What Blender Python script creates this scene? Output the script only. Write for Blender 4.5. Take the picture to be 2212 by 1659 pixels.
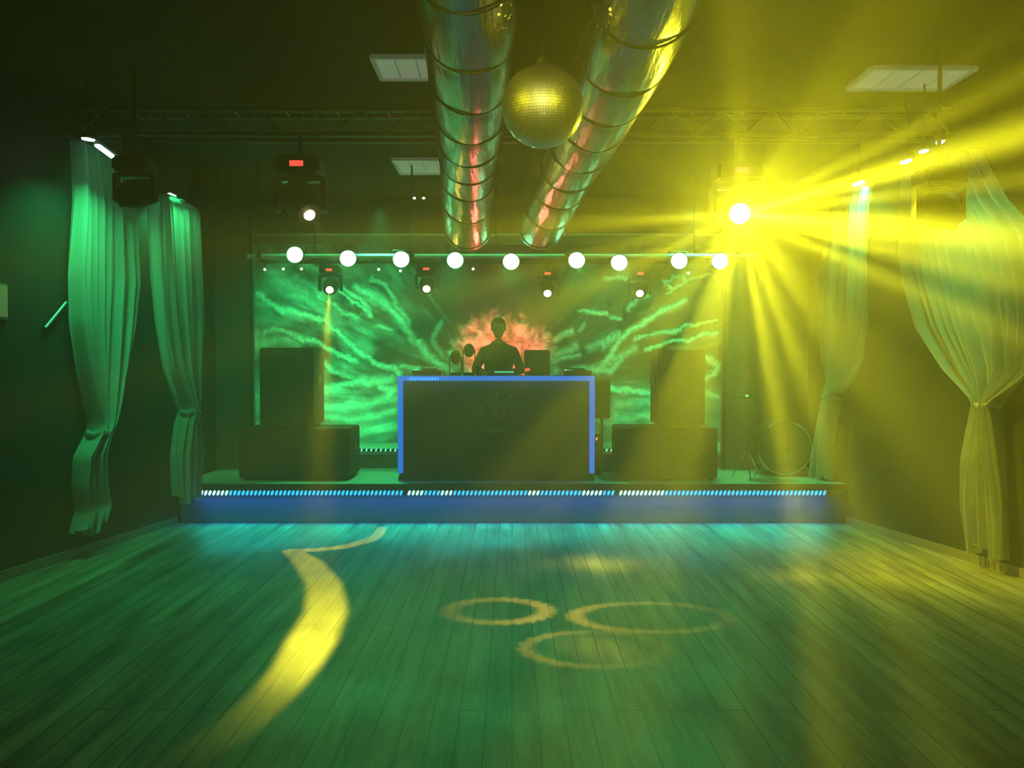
import bpy, bmesh, math, random
import numpy as np
from mathutils import Vector, Matrix, Quaternion
random.seed(7); np.random.seed(7)
PI = math.pi
S = bpy.context.scene
COL = S.collection
for o in list(bpy.data.objects): bpy.data.objects.remove(o)

# ------------------------------------------------------------------ camera, world haze, exposure
FPX = 1840.0; W, H = 2212, 1659
EYE = Vector((0, 0, 1.6)); PITCH = math.atan(43.5/FPX)
cd = bpy.data.cameras.new('camera'); cam = bpy.data.objects.new('camera', cd); COL.objects.link(cam)
cd.sensor_width = 36; cd.lens = FPX/W*36; cd.clip_start = .05; cd.clip_end = 60
cam.location = EYE; cam.rotation_euler = (PI/2-PITCH, 0, 0)
S.camera = cam
S.view_settings.view_transform = 'Standard'; S.view_settings.look = 'None'
S.view_settings.gamma = 1; S.view_settings.use_curve_mapping = False
S.view_settings.exposure = 0.0
cy = S.cycles
cy.max_bounces = 5; cy.diffuse_bounces = 2; cy.glossy_bounces = 3; cy.volume_bounces = 1
cy.transmission_bounces = 3; cy.transparent_max_bounces = 6
cy.sample_clamp_indirect = 2.0; cy.use_denoising = True; cy.adaptive_threshold = .025; cy.caustics_reflective = True
wd = bpy.data.worlds.new('club_air'); S.world = wd; wd.use_nodes = True
nt = wd.node_tree; nt.nodes.clear()
wo = nt.nodes.new('ShaderNodeOutputWorld'); bg = nt.nodes.new('ShaderNodeBackground')
bg.inputs[0].default_value = (0, 0, 0, 1); bg.inputs[1].default_value = 0
vs = nt.nodes.new('ShaderNodeVolumeScatter')
vs.inputs['Color'].default_value = (1, 1, 1, 1)
vs.inputs['Density'].default_value = 0.026
vs.inputs['Anisotropy'].default_value = 0.62
nt.links.new(bg.outputs[0], wo.inputs[0]); nt.links.new(vs.outputs[0], wo.inputs[1])

GREEN = (.035, 1, .24); YEL = (1, .93, .015); BLUE = (.02, .14, 1); RED = (1, .16, .12)

def ray(px, py):
    x = (px-W/2)/FPX; v = (H/2-py)/FPX
    return Vector((x, math.cos(PITCH)+v*math.sin(PITCH), -math.sin(PITCH)+v*math.cos(PITCH)))
def at(px, py, Y):
    d = ray(px, py); return EYE + d*(Y/d.y)
def on_plane(px, py, p0, n):
    d = ray(px, py); t = (Vector(p0)-EYE).dot(n)/d.dot(n); return EYE+d*t

# ------------------------------------------------------------------ lamps
def lamp_node_light(name, kind, loc, power, color, aim=None, size=60, blend=.4, radius=.03, sx=None, sy=None):
    l = bpy.data.lights.new(name, kind); l.energy = power; l.color = color
    if kind == 'SPOT':
        l.spot_size = math.radians(size); l.spot_blend = blend; l.shadow_soft_size = radius
    elif kind == 'POINT': l.shadow_soft_size = radius
    elif kind == 'AREA':
        l.shape = 'RECTANGLE'; l.size = sx; l.size_y = sy; l.spread = math.radians(size)
    o = bpy.data.objects.new(name, l); COL.objects.link(o); o.location = loc
    if aim is not None:
        o.rotation_euler = (Vector(aim)-Vector(loc)).to_track_quat('-Z', 'Y').to_euler()
    return o
spot = lambda n, loc, p, c, aim, size=40, blend=.5, r=.03: lamp_node_light(n, 'SPOT', loc, p, c, aim, size, blend, r)
def area(n, loc, p, c, aim, sx, sy, spread=160, up=None):
    o = lamp_node_light(n, 'AREA', loc, p, c, aim, spread, sx=sx, sy=sy); return o

class NG:
    """small helper to write maths as nodes"""
    def __init__(s, tree): s.t = tree
    def _in(s, n, i, v):
        if isinstance(v, (int, float)): n.inputs[i].default_value = v
        elif isinstance(v, tuple): n.inputs[i].default_value = v
        else: s.t.links.new(v, n.inputs[i])
    def m(s, op, a, b=None, c=None, clamp=False):
        n = s.t.nodes.new('ShaderNodeMath'); n.operation = op; n.use_clamp = clamp
        s._in(n, 0, a)
        if b is not None: s._in(n, 1, b)
        if c is not None: s._in(n, 2, c)
        return n.outputs[0]
    def add(s, a, b): return s.m('ADD', a, b)
    def sub(s, a, b): return s.m('SUBTRACT', a, b)
    def mul(s, a, b): return s.m('MULTIPLY', a, b)
    def step(s, x, a, b, lo=0., hi=1.):
        n = s.t.nodes.new('ShaderNodeMapRange'); n.interpolation_type = 'SMOOTHSTEP'
        s._in(n, 0, x); s._in(n, 1, a); s._in(n, 2, b); s._in(n, 3, lo); s._in(n, 4, hi); return n.outputs[0]
def gobo_dir(light):
    """direction leaving an unrotated lamp, in room axes"""
    l = light.data; l.use_nodes = True; t = l.node_tree; t.nodes.clear()
    out = t.nodes.new('ShaderNodeOutputLight'); em = t.nodes.new('ShaderNodeEmission')
    em.inputs[0].default_value = (1, 1, 1, 1)
    t.links.new(em.outputs[0], out.inputs[0])
    tc = t.nodes.new('ShaderNodeTexCoord'); sp = t.nodes.new('ShaderNodeSeparateXYZ')
    t.links.new(tc.outputs['Normal'], sp.inputs[0])
    return t, NG(t), sp.outputs, em

# ------------------------------------------------------------------ materials
MATS = {}
def mat(name, col=(.5, .5, .5), rough=.5, metal=0., emit=None, estr=0., spec=.5, noise=0., nscale=8., bump=0., sample=False, trans=0.):
    if name in MATS: return MATS[name]
    m = bpy.data.materials.new(name); m.use_nodes = True; t = m.node_tree
    b = t.nodes['Principled BSDF']
    b.inputs['Base Color'].default_value = (*col, 1); b.inputs['Roughness'].default_value = rough
    b.inputs['Metallic'].default_value = metal; b.inputs['Specular IOR Level'].default_value = spec
    if noise or bump:
        tc = t.nodes.new('ShaderNodeTexCoord'); n = t.nodes.new('ShaderNodeTexNoise')
        n.inputs['Scale'].default_value = nscale; n.inputs['Detail'].default_value = 5
        t.links.new(tc.outputs['Object'], n.inputs['Vector'])
        if noise:
            mx = t.nodes.new('ShaderNodeMix'); mx.data_type = 'RGBA'
            mx.inputs['A'].default_value = (*[c*(1-noise) for c in col], 1)
            mx.inputs['B'].default_value = (*[min(1, c*(1+noise)) for c in col], 1)
            t.links.new(n.outputs['Fac'], mx.inputs['Factor']); t.links.new(mx.outputs['Result'], b.inputs['Base Color'])
        if bump:
            bp = t.nodes.new('ShaderNodeBump'); bp.inputs['Strength'].default_value = bump; bp.inputs['Distance'].default_value = .02
            t.links.new(n.outputs['Fac'], bp.inputs['Height']); t.links.new(bp.outputs[0], b.inputs['Normal'])
    if emit:
        b.inputs['Emission Color'].default_value = (*emit, 1); b.inputs['Emission Strength'].default_value = estr
        m.cycles.emission_sampling = 'FRONT' if sample else 'NONE'
    MATS[name] = m; return m

M_wall = mat('dark_wall_paint', (.022, .023, .026), .8, noise=.3, nscale=3, bump=.1)
M_ceil = mat('ceiling_paint', (.016, .016, .016), .9, noise=.3, nscale=2)
M_black = mat('black_paint', (.02, .02, .022), .5, noise=.2, nscale=12)
M_blackcloth = mat('black_cloth', (.025, .025, .025), .95, noise=.3, nscale=20, bump=.3)
M_flat = mat('green_grey_flat', (.10, .11, .11), .8, noise=.25, nscale=3)
M_plastic = mat('black_plastic', (.03, .03, .032), .35)
M_grille = mat('speaker_grille', (.035, .035, .035), .6, .3, noise=.3, nscale=160, bump=.5)
M_cab = mat('speaker_carpet', (.03, .03, .03), .8, noise=.3, nscale=90, bump=.2)
M_deck = mat('stage_deck_paint', (.55, .55, .55), .35, noise=.25, nscale=5)
M_fascia = mat('stage_fascia', (.12, .12, .13), .5, noise=.2, nscale=6)
M_lip = mat('stage_lip', (.05, .045, .04), .5)
M_steel = mat('truss_aluminium', (.2, .18, .17), .4, .9)
M_pipe = mat('bar_pipe', (.8, .8, .8), .5, .1)
M_base = mat('baseboard_wood', (.25, .22, .16), .4)
M_white = mat('troffer_white', (.8, .8, .76), .5, emit=(.8, .85, .62), estr=.05)  # unlit frame; weak emission stands in for the light it catches
M_diffuser = mat('troffer_prismatic', (.85, .85, .8), .4, noise=.15, nscale=30, emit=(.80, .84, .62), estr=.15)  # unlit diffuser, given a slight glow in place of caught light
M_led_b = mat('blue_led', (.1, .4, .8), .4, emit=(.03, .50, 1), estr=1.5)
M_led_w = mat('pale_blue_led', (.5, .8, .9), .4, emit=(.5, .95, 1), estr=1.7)
M_led_g = mat('green_led', (.1, .8, .5), .4, emit=(.15, 1, .55), estr=1.6)
M_channel = mat('blue_light_channel', (.1, .2, .6), .4, emit=(.02, .17, .85), estr=.85, sample=True)
M_red = mat('red_display', (.5, .02, .02), .4, emit=(1, .10, .07), estr=1.1)
M_whitelamp = mat('pale_pilot_lamp', (.8, .8, .8), .4, emit=(.9, 1, .8), estr=1.5)
M_par = mat('par_lens', (.8, 1, .9), .4, emit=(.22, 1, .42), estr=7)
M_ylens = mat('yellow_lens', (1, .9, .5), .4, emit=(1, .85, .30), estr=9)
M_ystar = mat('blazing_yellow_lens', (1, .9, .5), .4, emit=(1, .9, .25), estr=60)
M_bar_led = mat('green_bar_lens', (.6, 1, .8), .4, emit=(.5, 1, .8), estr=5)
M_skin = mat('skin', (.42, .27, .2), .55); M_hair = mat('dark_hair', (.02, .016, .012), .8)
M_shirt = mat('dark_shirt', (.035, .04, .045), .9, noise=.2, nscale=30); M_jeans = mat('dark_jeans', (.03, .035, .06), .9)
M_eye = mat('eye', (.12, .11, .10), .3)
M_booth = mat('booth_panel', (.035, .035, .038), .4, noise=.2, nscale=5)
M_crown = mat('crown_print', (.12, .10, .085), .5)
M_drum = mat('drum_shell', (.05, .03, .02), .3); M_drumhead = mat('drum_head', (.13, .13, .12), .5)
M_chrome = mat('chrome', (.75, .75, .75), .15, 1.); M_brass = mat('cymbal_brass', (.7, .5, .2), .25, 1.)
M_sign = mat('wall_notice', (.3, .2, .13), .6)
M_orange = mat('amber_pilot', (.6, .3, .05), .4, emit=(1, .45, .1), estr=1.2)

def curtain_mat():
    m = bpy.data.materials.new('white_voile'); m.use_nodes = True; t = m.node_tree; t.nodes.clear()
    o = t.nodes.new('ShaderNodeOutputMaterial'); d = t.nodes.new('ShaderNodeBsdfDiffuse'); tr = t.nodes.new('ShaderNodeBsdfTranslucent')
    tp = t.nodes.new('ShaderNodeBsdfTransparent'); mx = t.nodes.new('ShaderNodeMixShader'); m2 = t.nodes.new('ShaderNodeMixShader')
    n = t.nodes.new('ShaderNodeTexNoise'); n.inputs['Scale'].default_value = 5; n.inputs['Detail'].default_value = 6
    tc = t.nodes.new('ShaderNodeTexCoord'); mp = t.nodes.new('ShaderNodeMapping'); mp.inputs['Scale'].default_value = (1, 1, .25)
    t.links.new(tc.outputs['Object'], mp.inputs[0]); t.links.new(mp.outputs[0], n.inputs['Vector'])
    r = t.nodes.new('ShaderNodeMapRange'); r.inputs[3].default_value = .5; r.inputs[4].default_value = .85
    t.links.new(n.outputs['Fac'], r.inputs[0])
    for q in (d, tr): t.links.new(r.outputs[0], q.inputs[0])
    mx.inputs[0].default_value = .4; m2.inputs[0].default_value = .16
    t.links.new(d.outputs[0], mx.inputs[1]); t.links.new(tr.outputs[0], mx.inputs[2])
    t.links.new(mx.outputs[0], m2.inputs[1]); t.links.new(tp.outputs[0], m2.inputs[2]); t.links.new(m2.outputs[0], o.inputs[0])
    return m
M_voile = curtain_mat()

def floor_mat():
    m = bpy.data.materials.new('worn_dance_floor_boards'); m.use_nodes = True; t = m.node_tree; b = t.nodes['Principled BSDF']; b.inputs['Specular IOR Level'].default_value = .32
    tc = t.nodes.new('ShaderNodeTexCoord'); mp = t.nodes.new('ShaderNodeMapping'); mp.inputs['Rotation'].default_value = (0, 0, PI/2)
    t.links.new(tc.outputs['Object'], mp.inputs[0])
    br = t.nodes.new('ShaderNodeTexBrick'); br.inputs['Scale'].default_value = 1
    br.inputs['Brick Width'].default_value = 2.6; br.inputs['Row Height'].default_value = .12; br.inputs['Mortar Size'].default_value = .0035
    br.inputs['Color1'].default_value = (.19, .175, .145, 1); br.inputs['Color2'].default_value = (.26, .24, .20, 1); br.inputs['Mortar'].default_value = (.02, .02, .02, 1)
    t.links.new(mp.outputs[0], br.inputs['Vector'])
    mp2 = t.nodes.new('ShaderNodeMapping'); mp2.inputs['Scale'].default_value = (5, .5, 1); t.links.new(tc.outputs['Object'], mp2.inputs[0])
    n = t.nodes.new('ShaderNodeTexNoise'); n.inputs['Scale'].default_value = 1.6; n.inputs['Detail'].default_value = 8; n.inputs['Roughness'].default_value = .65
    t.links.new(mp2.outputs[0], n.inputs['Vector'])
    n2 = t.nodes.new('ShaderNodeTexNoise'); n2.inputs['Scale'].default_value = 1.1; n2.inputs['Detail'].default_value = 4
    t.links.new(tc.outputs['Object'], n2.inputs['Vector'])
    r1 = t.nodes.new('ShaderNodeMapRange'); r1.inputs[1].default_value = .3; r1.inputs[2].default_value = .7; r1.inputs[3].default_value = .3; r1.inputs[4].default_value = 1.9
    t.links.new(n.outputs['Fac'], r1.inputs[0])
    mx = t.nodes.new('ShaderNodeMix'); mx.data_type = 'RGBA'; mx.blend_type = 'MULTIPLY'; mx.inputs['Factor'].default_value = 1
    t.links.new(br.outputs['Color'], mx.inputs['A']); t.links.new(r1.outputs[0], mx.inputs['B'])
    t.links.new(mx.outputs['Result'], b.inputs['Base Color'])
    r2 = t.nodes.new('ShaderNodeMapRange'); r2.inputs[1].default_value = .2; r2.inputs[2].default_value = .8; r2.inputs[3].default_value = .34; r2.inputs[4].default_value = .6
    t.links.new(n2.outputs['Fac'], r2.inputs[0]); t.links.new(r2.outputs[0], b.inputs['Roughness'])
    bp = t.nodes.new('ShaderNodeBump'); bp.inputs['Strength'].default_value = .35; bp.inputs['Distance'].default_value = .006
    ad = t.nodes.new('ShaderNodeMath'); ad.operation = 'SUBTRACT'; t.links.new(n.outputs['Fac'], ad.inputs[0]); t.links.new(br.outputs['Fac'], ad.inputs[1])
    t.links.new(ad.outputs[0], bp.inputs['Height']); t.links.new(bp.outputs[0], b.inputs['Normal'])
    return m
M_floor = floor_mat()

def foil_mat():
    m = bpy.data.materials.new('crinkled_foil_duct'); m.use_nodes = True; t = m.node_tree; b = t.nodes['Principled BSDF']
    b.inputs['Base Color'].default_value = (.27, .27, .265, 1); b.inputs['Metallic'].default_value = .9; b.inputs['Roughness'].default_value = .26
    tc = t.nodes.new('ShaderNodeTexCoord'); mp = t.nodes.new('ShaderNodeMapping'); mp.inputs['Scale'].default_value = (9, 1.2, 9)
    t.links.new(tc.outputs['Object'], mp.inputs[0]); n = t.nodes.new('ShaderNodeTexNoise'); n.inputs['Scale'].default_value = 1.3; n.inputs['Detail'].default_value = 5
    t.links.new(mp.outputs[0], n.inputs['Vector']); bp = t.nodes.new('ShaderNodeBump'); bp.inputs['Strength'].default_value = .5; bp.inputs['Distance'].default_value = .03
    t.links.new(n.outputs['Fac'], bp.inputs['Height']); t.links.new(bp.outputs[0], b.inputs['Normal'])
    return m
M_foil = foil_mat()
def ball_mat():
    m = bpy.data.materials.new('mirror_tiles'); m.use_nodes = True; t = m.node_tree; b = t.nodes['Principled BSDF']
    b.inputs['Base Color'].default_value = (.85, .85, .83, 1); b.inputs['Metallic'].default_value = 1; b.inputs['Roughness'].default_value = .5; b.inputs['Coat Weight'].default_value = 1; b.inputs['Coat Roughness'].default_value = .06
    return m
M_ball = ball_mat()

# ------------------------------------------------------------------ mesh helpers
class MB:
    def __init__(s): s.b = bmesh.new()
    def box(s, c, size, rot=None, bevel=0):
        M = Matrix.Translation(Vector(c)) @ (rot.to_4x4() if rot is not None else Matrix()) @ Matrix.Diagonal((*size, 1))
        r = bmesh.ops.create_cube(s.b, size=1, matrix=M)
        if bevel:
            es = list({e for v in r['verts'] for e in v.link_edges})
            bmesh.ops.bevel(s.b, geom=es, offset=bevel, segments=2, affect='EDGES')
        return s
    def tube(s, a, b, r1, r2=None, n=12, caps=True):
        a = Vector(a); b = Vector(b); d = b-a
        M = Matrix.Translation((a+b)/2) @ d.to_track_quat('Z', 'Y').to_matrix().to_4x4()
        bmesh.ops.create_cone(s.b, cap_ends=caps, segments=n, radius1=r1, radius2=r1 if r2 is None else r2, depth=d.length, matrix=M); return s
    def sphere(s, c, r, sc=(1, 1, 1), u=16, v=10, rot=None):
        M = Matrix.Translation(Vector(c)) @ (rot.to_4x4() if rot is not None else Matrix()) @ Matrix.Diagonal((r*sc[0], r*sc[1], r*sc[2], 1))
        bmesh.ops.create_uvsphere(s.b, u_segments=u, v_segments=v, radius=1, matrix=M); return s
    def path(s, pts, r, n=8):
        for a, b in zip(pts[:-1], pts[1:]): s.tube(a, b, r, n=n)
        for p in pts[1:-1]: s.sphere(p, r, u=n, v=6)
        return s
    def loft(s, rings, close=True, caps=True):
        vs = [[s.b.verts.new(p) for p in ring] for ring in rings]
        n = len(rings[0])
        for A, B in zip(vs[:-1], vs[1:]):
            for i in range(n if close else n-1):
                j = (i+1) % n; s.b.faces.new((A[i], A[j], B[j], B[i]))
        if caps and close: s.b.faces.new(vs[0][::-1]); s.b.faces.new(vs[-1])
        return s
    def build(s, name, m, parent=None, smooth=False):
        bmesh.ops.recalc_face_normals(s.b, faces=s.b.faces)
        me = bpy.data.meshes.new(name); s.b.to_mesh(me); s.b.free()
        if m: me.materials.append(m)
        if smooth:
            for p in me.polygons: p.use_smooth = True
            try: me.set_sharp_from_angle(angle=math.radians(40))
            except Exception: pass
        o = bpy.data.objects.new(name, me); COL.objects.link(o)
        if parent: o.parent = parent
        return o
def tag(o, label=None, cat=None, group=None, kind=None):
    if label: o['label'] = label
    if cat: o['category'] = cat
    if group: o['group'] = group
    if kind: o['kind'] = kind
    return o
def thing(name, loc, label, cat, group=None, rz=0):
    o = bpy.data.objects.new(name, None); o.empty_display_size = .1; COL.objects.link(o)
    o.location = loc; o.rotation_euler = (0, 0, rz); return tag(o, label, cat, group)
def dup(root, loc, label, rz=None):
    def cp(o, par):
        c = o.copy(); COL.objects.link(c)
        if par: c.parent = par
        for ch in kids[o.name]: cp(ch, c)
        return c
    kids = {}
    def col(o):
        kids[o.name] = list(o.children)
        for c in o.children: col(c)
    col(root); r = cp(root, None); r.location = loc
    if rz is not None: r.rotation_euler = (0, 0, rz)
    r['label'] = label; return r
def struct(name, mb, m): return tag(mb.build(name, m), kind='structure')

# ------------------------------------------------------------------ room
CEIL = 3.75; ST = .40; YS = 8.5; YB = 11.0
LX0, RX0 = -3.36, 3.36
def xl(y): return LX0 - .185*(8.5-y)
def xr(y): return RX0 + .215*(8.5-y)
YR = -4.0
def fl(px, py):
    d = ray(px, py); k = -EYE.z/d.z; return (d.x*k, d.y*k)
def prism(mb, pts, z0, z1):
    vb = [mb.b.verts.new((x, y, z0)) for x, y in pts]; vt = [mb.b.verts.new((x, y, z1)) for x, y in pts]
    n = len(pts); mb.b.faces.new(vb[::-1]); mb.b.faces.new(vt)
    for i in range(n): j = (i+1) % n; mb.b.faces.new((vb[i], vb[j], vt[j], vt[i]))
    return mb
foot = [(xl(YR)-.3, YR-.3), (xr(YR)+.3, YR-.3), (RX0+.3, 8.5), (RX0+.3, YB+.3), (LX0-.3, YB+.3), (LX0-.3, 8.5)]
struct('floor', prism(MB(), foot, -.2, 0), M_floor)
struct('ceiling', prism(MB(), foot, CEIL, CEIL+.2), M_ceil)
struct('wall_left', prism(MB(), [(xl(YR), YR), (xl(8.5), 8.5), (LX0, YB), (LX0-.2, YB), (LX0-.2, 8.5), (xl(YR)-.2, YR)], 0, CEIL), M_wall)
struct('wall_right', prism(MB(), [(xr(YR), YR), (xr(8.5), 8.5), (RX0, YB), (RX0+.2, YB), (RX0+.2, 8.5), (xr(YR)+.2, YR)], 0, CEIL), M_wall)
struct('wall_back', MB().box((0, YB+.1, CEIL/2), (2*RX0+.4, .2, CEIL)), M_wall)
struct('wall_rear', MB().box(((xl(YR)+xr(YR))/2, YR-.1, CEIL/2), (xr(YR)-xl(YR)+.4, .2, CEIL)), M_wall)
for nm, f, s in (('baseboard_left', xl, 1), ('baseboard_right', xr, -1)):
    struct(nm, prism(MB(), [(f(YR), YR), (f(8.49), 8.49), (f(8.49)+.02*s, 8.49), (f(YR)+.02*s, YR)], 0, .07), M_base)

# stage
t = thing('stage_platform', (0, YS, 0), 'low dark stage platform across the end of the dance floor', 'stage')
MB().box((0, 1.24, ST-.02), (6.68, 2.48, .04)).build('deck', M_deck, t)
MB().box((0, .04, (ST-.04)/2), (6.66, .04, ST-.041)).build('fascia', M_fascia, t)
MB().box((0, -.011, ST-.03), (6.68, .02, .06), bevel=.004).build('lip', M_lip, t)
YRI = 9.75; RH = .60
t = thing('stage_riser', (0, YRI, ST), 'shallow riser under the green backdrop at rear of stage', 'riser')
MB().box((0, .58, .18), (6.4, 1.16, .04)).build('top_board', M_deck, t)
MB().box((0, .03, .08), (6.4, .03, .16)).build('front_board', mat('riser_face', (.16, .15, .14), .6), t)

# LED strips: carrier + diodes
def led_strip(name, x0, x1, y, z, step, label, mats, dsize, parent_label=None, group=None, skip=None):
    t = thing(name, ((x0+x1)/2, y, z), label, 'light strip', group)
    MB().box((0, 0, 0), (x1-x0, .012, .03)).build('carrier', M_plastic, t)
    n = int((x1-x0)/step); meshes = []
    for m in mats:
        mb = MB(); rot = Matrix.Rotation(math.radians(22), 3, 'Y')
        mb.box((0, -.012, 0), (dsize*.42, .010, dsize), rot, bevel=dsize*.15)
        o = mb.build('led_diode', m, t); meshes.append(o)
    used = [False]*len(mats); run = 0; cur = 0
    for i in range(n):
        x = -(x1-x0)/2+(i+.5)*step
        if skip and skip((x0+x1)/2+x): continue
        if run <= 0:
            cur = random.choice(range(len(mats))) if len(mats) > 1 else 0; run = random.randint(3, 12)
        run -= 1
        src = meshes[cur]
        o = src if not used[cur] else src.copy()
        if used[cur]: COL.objects.link(o); o.parent = t
        used[cur] = True; o.location = (x, 0, 0)
    return t
ZL = .312
sx0, sx1 = at(424, 1066, YS).x, at(1792, 1066, YS).x
third = (sx1-sx0)/3
for i, lb in enumerate(('left third of the blue light strip along the stage front', 'middle third of the blue light strip, below the booth', 'right third of the blue light strip along the stage front')):
    led_strip('led_strip', sx0+third*i, sx0+third*(i+1), YS-.012, ZL, .0415, lb, [M_led_b, M_led_w], .055, group='blue light strips on the stage front')
area('stage_strip_light', (0, YS-.09, ZL-.01), 9, BLUE, (0, YS+.03, .05), 6.3, .02, 130)
area('stage_strip_light_front', (0, YS-.05, ZL-.02), 5, BLUE, (0, YS-.35, -.9), 6.3, .02, 170)
area('stage_strip_light_cyan', (0, YS-.05, ZL-.03), 16, (.01, 1, .62), (0, YS-.42, -.3), 6.2, .02, 120)
ZR = at(800, 972, YRI).z
gx0 = at(756, 972, YRI).x; gx1 = at(1326, 972, YRI).x
led_strip('led_strip', gx0, gx1, YRI-.006, ZR, .055, 'green light strip on the riser behind the booth', [M_led_g], .036,
          skip=lambda x: at(868, 972, YRI).x < x < at(1284, 972, YRI).x)

# ------------------------------------------------------------------ masking flats
xa = at(550, 700, 9.70).x
t = thing('masking_flat', ((LX0+xa)/2, 9.68, ST), 'tall dark green flat at the left of the backdrop', 'stage flat')
MB().box((0, 0, 1.6), (xa-LX0, .05, 3.2)).build('panel', M_flat, t)
MB().box(((xa-LX0)/2-.02, -.035, 1.6), (.045, .03, 3.2)).build('edge_batten', M_black, t)
xb = at(1558, 700, 9.70).x
t = thing('masking_flat', ((RX0+xb)/2, 9.68, ST), 'tall dark flat at the right of the backdrop behind the drum', 'stage flat')
MB().box((0, 0, 1.6), (RX0-xb, .05, 3.2)).build('panel', M_flat, t)
MB().box((-(RX0-xb)/2+.02, -.035, 1.6), (.045, .03, 3.2)).build('edge_batten', M_black, t)

# ------------------------------------------------------------------ backdrop (crumpled cloth with pale strands)
def vnoise(x, y, seed=0):
    xi = np.floor(x).astype(int); yi = np.floor(y).astype(int); xf = x-xi; yf = y-yi
    def h(a, b):
        n = (a*374761393+b*668265263+seed*974634777) & 0x7fffffff; n = ((n ^ (n >> 13))*1274126177) & 0x7fffffff
        return ((n ^ (n >> 16)) & 0xffff)/65535.
    u = xf*xf*(3-2*xf); v = yf*yf*(3-2*yf)
    return (h(xi, yi)*(1-u)+h(xi+1, yi)*u)*(1-v)+(h(xi, yi+1)*(1-u)+h(xi+1, yi+1)*u)*v
def fbm(x, y, o=4, seed=0):
    a = 0; s = .5; t = 0
    for i in range(o): a = a+s*vnoise(x*2**i, y*2**i, seed+i); t += s; s *= .55
    return a/t
STRANDS = [  # (points, width, brightness) as they lie on the cloth
 ([(556,632),(585,655),(625,672),(665,686),(700,694),(735,722),(775,760),(815,785),(855,797),(868,812)],6,1.0),
 ([(585,592),(620,612),(660,640),(700,672),(722,708)],19,.55), ([(640,600),(680,620),(720,665),(735,700)],10,.4),
 ([(655,570),(690,585)],5,.5),([(730,626),(765,652),(790,672)],3.5,.75),([(742,620),(775,645),(800,678)],5,.7),([(770,618),(800,640),(822,655),(845,668),(870,700),(895,730)],8,.65),
 ([(800,598),(835,615),(850,655),(885,700)],4,.5),([(690,640),(730,668),(770,692)],6,.7),([(815,705),(842,715)],5,.6),
 ([(640,730),(680,742),(715,758),(770,778)],5,.85),([(575,712),(610,712),(640,728)],6,.55),([(555,745),(600,735),(640,742)],12,.4),([(560,690),(600,690)],14,.3),
 ([(680,772),(720,793),(765,816)],6,.75),([(680,848),(730,838),(780,825),(850,818)],8,1.0),([(820,830),(850,842),(830,860)],9,.9),
 ([(720,700),(760,745),(800,760)],14,.45),([(680,880),(740,878),(800,868),(855,862)],9,.6),([(680,900),(760,905),(855,890)],7,.5),([(700,935),(780,930),(855,925)],9,.45),
 ([(905,735),(925,765),(955,790),(975,800)],9,.9),([(950,700),(935,735),(960,770)],6,.5),([(870,795),(930,800),(1000,800)],5,.6),
 ([(1262,805),(1300,785),(1325,760),(1335,735),(1365,712),(1395,694),(1440,668),(1475,655)],7,.95),([(1240,800),(1290,795),(1330,772),(1370,750)],8,.6),
 ([(1370,735),(1420,718),(1480,706),(1552,688)],3.5,.85),([(1400,752),(1450,735),(1500,732),(1550,718)],4,.95),([(1300,745),(1330,725)],10,.75),([(1270,748),(1300,740)],7,.7),
 ([(1252,674),(1285,671),(1310,672)],4,.8),([(1318,680),(1338,682)],5,.7),([(1355,665),(1400,640)],4,.5),([(1290,790),(1320,800),(1345,765)],7,.8),
 ([(1432,605),(1450,595),(1475,600),(1480,615),(1450,622),(1435,610)],3.5,.8),([(1310,602),(1345,596),(1378,602)],4,.6),([(1440,630),(1480,612),(1530,590)],3,.7),
 ([(1310,832),(1350,842),(1400,848),(1430,850)],6,.9),([(1330,870),(1410,868)],9,.5),([(1330,900),(1410,895)],8,.45),([(1525,775),(1550,790),(1540,810),(1525,815)],7,.8),([(1528,850),(1552,862)],6,.5),
 ([(1200,735),(1230,720)],6,.9),([(1205,765),(1240,748)],8,.8),([(1195,780),(1245,765)],6,.8),([(1250,720),(1262,700)],4,.5)]
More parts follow.
